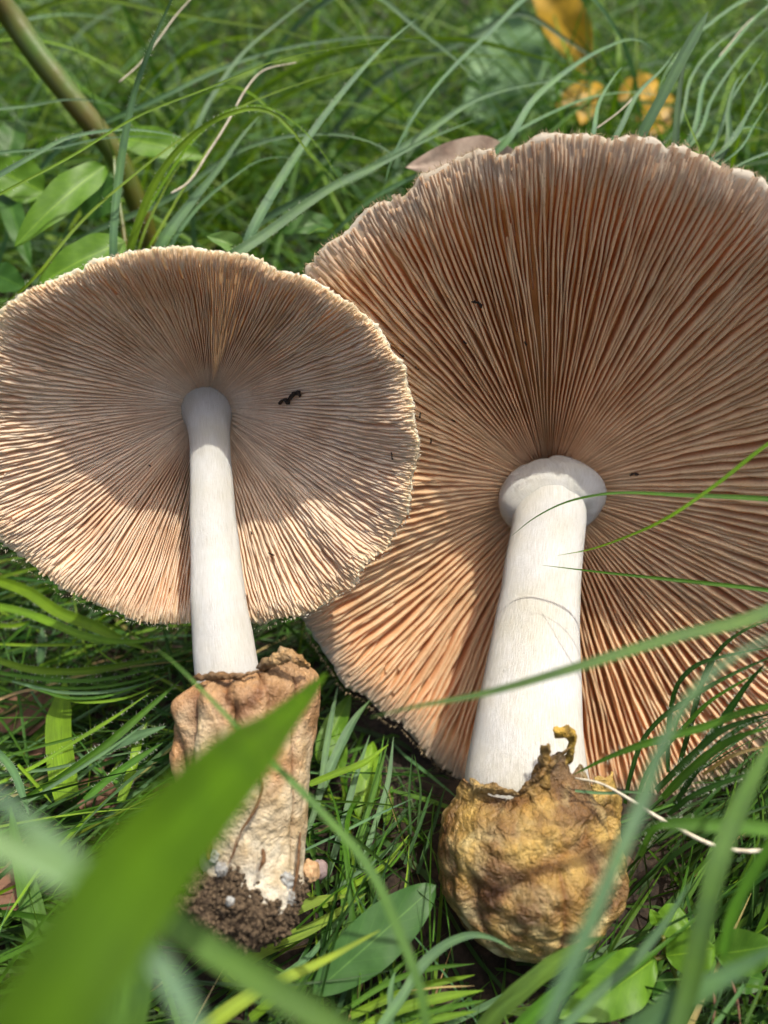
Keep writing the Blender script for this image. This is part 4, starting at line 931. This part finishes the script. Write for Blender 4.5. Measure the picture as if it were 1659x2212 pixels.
blade('v', [(1130, 2330), (1215, 2130), (1290, 1960), (1345, 1830), (1385, 1740), (1430, 1610), (1520, 1470), (1659, 1380), (1800, 1330)], 30, 'g', ('d', .12, .135, .15), 'faint blurred grey-green blade rising past the torn golden flap', root=False, tip=.5, fold=.1)
P = place('g', [(0, 1530), (200, 1570), (480, 1720), (700, 1860), (900, 1970), (1200, 2110), (1500, 2160), (1760, 2130)], ('d', .262, .25, .24))
V, Fc, uv = tube(P, .0006, 7, 40, [.0003, .0006, .0007, .0007]); tag(mesh_obj('dry_straw', V, Fc, M_STRAW), 'long pale dead stalk trailing from the golden volva mouth', 'straw')

# ---- over the lower rim of the peach cap
L_HR = 'dark hairy blade curving up over the lower rim of the peach cap'
for pts, w, typ, d0, d1, h in (
    ([(1760, 900), (1500, 950), (1150, 1080), (800, 1180), (500, 1270), (250, 1370), (-10, 1500)], 64, 'm', .235, .262, 60),
    ([(430, 1750), (480, 1500), (600, 1180), (760, 1000), (950, 870), (1250, 690), (1659, 500), (1900, 400)], 40, 'd', .29, .26, 60),
    ([(800, 1480), (800, 1150), (830, 900), (900, 700), (1050, 560), (1250, 490), (1500, 440), (1760, 390)], 40, 'd', .29, .26, 60),
    ([(900, 1400), (1000, 1050), (1080, 750), (1180, 520), (1300, 370), (1480, 250), (1700, 170)], 46, 'd', .29, .265, 60),
    ([(530, 1720), (620, 1480), (760, 1290), (950, 1080), (1150, 880), (1400, 720), (1700, 560)], 36, 'm', .29, .265, 60),
    ([(700, 1640), (860, 1480), (1050, 1300), (1250, 1130), (1500, 1030), (1750, 960)], 60, 'd', .28, .25, 120),
    ([(760, 1700), (950, 1500), (1150, 1330), (1400, 1180), (1720, 1080)], 70, 'm', .275, .25, 120),
    ([(850, 1500), (1050, 1300), (1300, 980), (1500, 700), (1659, 520)], 60, 'd', .28, .26, 120),
    ([(800, 1850), (1000, 1690), (1300, 1560), (1659, 1450)], 46, 'd', .27, .25, 100), ([(560, 2200), (700, 1960), (860, 1900), (1100, 1880)], 50, 'm', .26, .25, 60),
    ([(860, 1760), (1020, 1500), (1260, 1220), (1500, 1060), (1760, 1000)], 50, 'd', .275, .255, 120), ([(0, 1640), (250, 1660), (480, 1650), (640, 1668)], 26, 'g', .262, .268, 0),
    ([(850, 1150), (900, 1000), (980, 870), (1060, 780)], 16, 'y', .285, .28, 0), ([(1100, 1500), (1350, 1340), (1700, 1240)], 30, 's', .27, .25, 0)):
    blade('g', pts, w, typ, ('d', d0, d1), L_HR, 'hairy blades over the lower rim of the peach cap', hairs=h, root=False, tip=.4)
blade_mass('dark_tuft', 'dark tangled tuft of hairy grass beside the golden volva', 'grass', 420, (.06, .22), (.06, .19), (.05, .13), (.0008, .0024), (25, 75), (30, 100), lambda x, y: rng.normal(.6, .5, len(x)), .3, {'m': 3, 'd': 6, 'g': 1}, 31, 10)

# ---- round-leaved sprig in the bottom corner
RP = empty('round_leaved_sprig', 'glossy round-leaved sprig at the foot of the golden volva', 'plant')
leaf('leaf', 'h', (960, 830), (370, 1200), 330, ('d', .262, .245), BR, parent=RP, facing=(.1, -.35, .9), bend=.05, widest=.4, fold=.15)
leaf('leaf', 'h', (1030, 810), (1330, 760), 270, ('d', .265, .26), BR, parent=RP, facing=(0, -.4, .9), bend=.06, widest=.5, fold=.2, blunt=.6)
leaf('leaf', 'h', (1010, 690), (1110, 500), 200, ('d', .275, .28), BR, parent=RP, facing=(-.1, -.5, .85), bend=.08, widest=.5, fold=.3, blunt=.6)
leaf('leaf', 'h', (980, 620), (930, 520), 80, ('d', .275, .275), BR, parent=RP, facing=(-.1, -.5, .85), bend=.1)
leaf('leaf', 'h', (1330, 800), (1700, 740), 260, ('d', .262, .255), (.07, .16, .015), parent=RP, facing=(.1, -.4, .9), bend=.06, widest=.45, blunt=.6)
leaf('leaf', 'h', (1100, 940), (940, 1080), 150, ('d', .27, .265), DG, parent=RP, facing=(0, -.4, .9), bend=.06)
leaf('leaf', 'h', (1400, 900), (1640, 960), 200, ('d', .27, .27), DG, parent=RP, facing=(0, -.4, .9), bend=.06)
for pts in ([(680, 800), (850, 780), (960, 828), (1040, 812)], [(1040, 812), (1180, 830), (1330, 800)], [(1010, 690), (1010, 760), (1040, 812)], [(1040, 812), (1100, 980), (1130, 1260)]):
    V, Fc, uv = tube(place('h', pts, ('d', .266, .268)), .0008, 7, 20); mesh_obj('stem', V, Fc, M_STALK, RP)
for pts in ([(1300, 960), (1330, 1100), (1310, 1260)], [(1400, 880), (1460, 1050), (1490, 1250)]):
    straw('h', pts, 18, ('d', .26, .25), 'dry brown stalk standing under the round leaves', M_LITTER, 'stalk', 'dead_stalk')['group'] = 'dry stalks under the round leaves'

# ---- big soft blades close to the lens
blade('v', [(-60, 2400), (60, 2240), (160, 2090), (290, 1900), (400, 1770), (520, 1640), (610, 1555), (705, 1455)], 186, 'y', ('d', .072, .08, .105, .19), 'huge blurred bright green blade pointing at the mouth of the tan volva', root=False, tip=.8, fold=.10, roll=[-.5, -.5, -.5, -.42, -.3, -.18, -.08, 0, 0], tcol=(.046, .108, .005), mat=M_SOFT)
blade('v', [(335, 1400), (372, 1428), (450, 1505), (560, 1620), (700, 1760), (800, 1880), (860, 2010), (905, 2130), (930, 2300)][::-1], 24, 'm', ('d', .17, .19, .215), 'long soft-focus green blade crossing the tan volva', root=False, tip=.8, fold=.15, tcol=(.065, .14, .03))
blade('v', [(-80, 1650), (20, 1740), (100, 1810), (185, 1890), (260, 1980), (330, 2060), (400, 2170), (450, 2300)][::-1], 46, 'g', ('d', .088, .09, .10), 'pale blue-green blurred blade running under the huge blade', root=False, tip=.4, tcol=(.12, .21, .14))
blade('v', [(-80, 1790), (60, 1850), (160, 1900), (230, 1960)], 62, 'g', ('d', .088, .09), 'pale sage blurred blade beside the lower litter', root=False, tip=.4, tcol=(.12, .21, .10))
blade('v', [(200, 1880), (330, 1965), (470, 2060), (600, 2140), (750, 2230), (900, 2330)], 60, 'm', ('d', .13, .12, .11), 'blurred green blade sloping under the soil clump', root=False, tip=.3, tcol=(.07, .14, .03))
blade('v', [(230, 2300), (270, 2150), (250, 2000), (200, 1870)], 120, 'm', ('d', .19, .20), 'wide soft green blade behind the huge blurred blade', root=False, tip=.4, tcol=(.07, .15, .03))
blade('v', [(310, 2360), (460, 2210), (560, 2140), (690, 2080), (820, 2010)], 38, 'y', ('d', .21, .225), 'yellow-green blade tip below the soil clump', root=False, tip=.8, tcol=(.17, .26, .03))

# ---- litter, debris
SLAB = iter(['dead brown leaf scrap under the blades below the wide flat blade', 'dead brown leaf scrap beside the wide flat blade', 'second brown scrap under the wide flat blade edge', 'dead brown scrap beside the tan volva side', 'brown scrap under the pale sage blurred blade', 'dead brown scrap between the bright broad leaves and the tan husk', 'dead brown scrap in the dark beside the golden volva', 'folded brown scrap between the wide flat blade and the tan volva'])
for a, b, w, zz in (((180, 1690), (260, 1780), 90, .012), ((0, 1545), (150, 1560), 110, .008), ((60, 1600), (170, 1640), 80, .008), ((330, 1740), (400, 1690), 60, .01), ((20, 1860), (60, 2000), 90, .045), ((700, 1770), (760, 1830), 70, .01), ((1300, 1880), (1400, 1920), 80, .02), ((190, 1660), (250, 1620), 70, .010)):
    tag(leaf('dead_leaf', 'v', a, b, w, ('z', zz, zz + .004), (.1, .06, .03), M_LITTER, facing=(.1, -.1, 1), bend=.15, fold=.2, wave=.1), next(SLAB), 'dead leaf', 'brown leaf scraps on the soil')
def bit(pts, r, label, mat=M_DARK, group=None, name='debris_fragment', cat='debris', parent=None):
    V, Fc, uv = tube(pts, r, 8, 18, [r * .5, r, r * .7, r * 1.2, r * .6]); V = V + np.array([[fbm(v, 500, 3), fbm(v + 3, 500, 3), fbm(v + 7, 500, 3)] for v in V]) * r * .9
    return tag(mesh_obj(name, V, Fc, mat), label, cat, group)
def on_cap(surf_c, n, x, y, up=.0012):
    """the point of a cap's gill edges seen at (x, y), lifted a little"""
    best = None
    for u in np.linspace(0, 1, 180, endpoint=False):
        t = np.linspace(.1, .97, 60); p = surf_c(np.full(60, u), t); a, b, d = project(p); e = np.hypot(a - x, b - y); k = e.argmin()
        if best is None or e[k] < best[0]: best = (e[k], p[k])
    return best[1] + n * up
bit([on_cap(surfL, nL, *q) for q in ((607, 872), (613, 862), (622, 866), (632, 853), (645, 851), (650, 858))], .0009, 'curled black fragment stuck to the cream gills', name='bark_fragment')
bit([on_cap(surfR, nR, *q) for q in ((1016, 650), (1024, 655), (1034, 655), (1044, 664))], .0006, 'dark twig fragment lying on the peach gills', name='twig_fragment', cat='twig')
bit([on_cap(surfR, nR, *q) for q in ((1358, 1022), (1366, 1026), (1374, 1020))], .0007, 'black crumb on the peach gills above the thick stem', name='soil_crumb')
for x, y in ((1000, 735), (952, 832), (930, 948), (978, 905), (868, 765), (896, 792), (1130, 740), (905, 890)):
    bit([on_cap(surfR, nR, x, y), on_cap(surfR, nR, x + 5, y + 6)], .0004, 'tiny dark speck of soil on the peach gills', group='specks on the peach gills', name='soil_speck')
for x, y in ((585, 1190), (540, 1150), (845, 980), (320, 1000), (70, 625)):
    bit([on_cap(surfL, nL, x, y), on_cap(surfL, nL, x + 4, y + 5)], .00035, 'tiny dark speck of soil on the cream gills', group='specks on the cream gills', name='soil_speck')
tag(blob('seed_husk', W(668, 1884, .272), np.array([.0034, .0042, .003]), None, M_SHELL, .25, 2.0, 9, 28, 36), 'small tan husk lying against the soil-covered volva base', 'husk')
tag(blob('pebble', W(690, 1878, .284), np.array([.003, .0036, .003]), None, plain('dull_pink_pebble', (.22, .17, .16), (.14, .10, .09), 300), .2, 1.6, 3, 20, 28), 'dull pinkish pebble beside the tan husk', 'pebble')
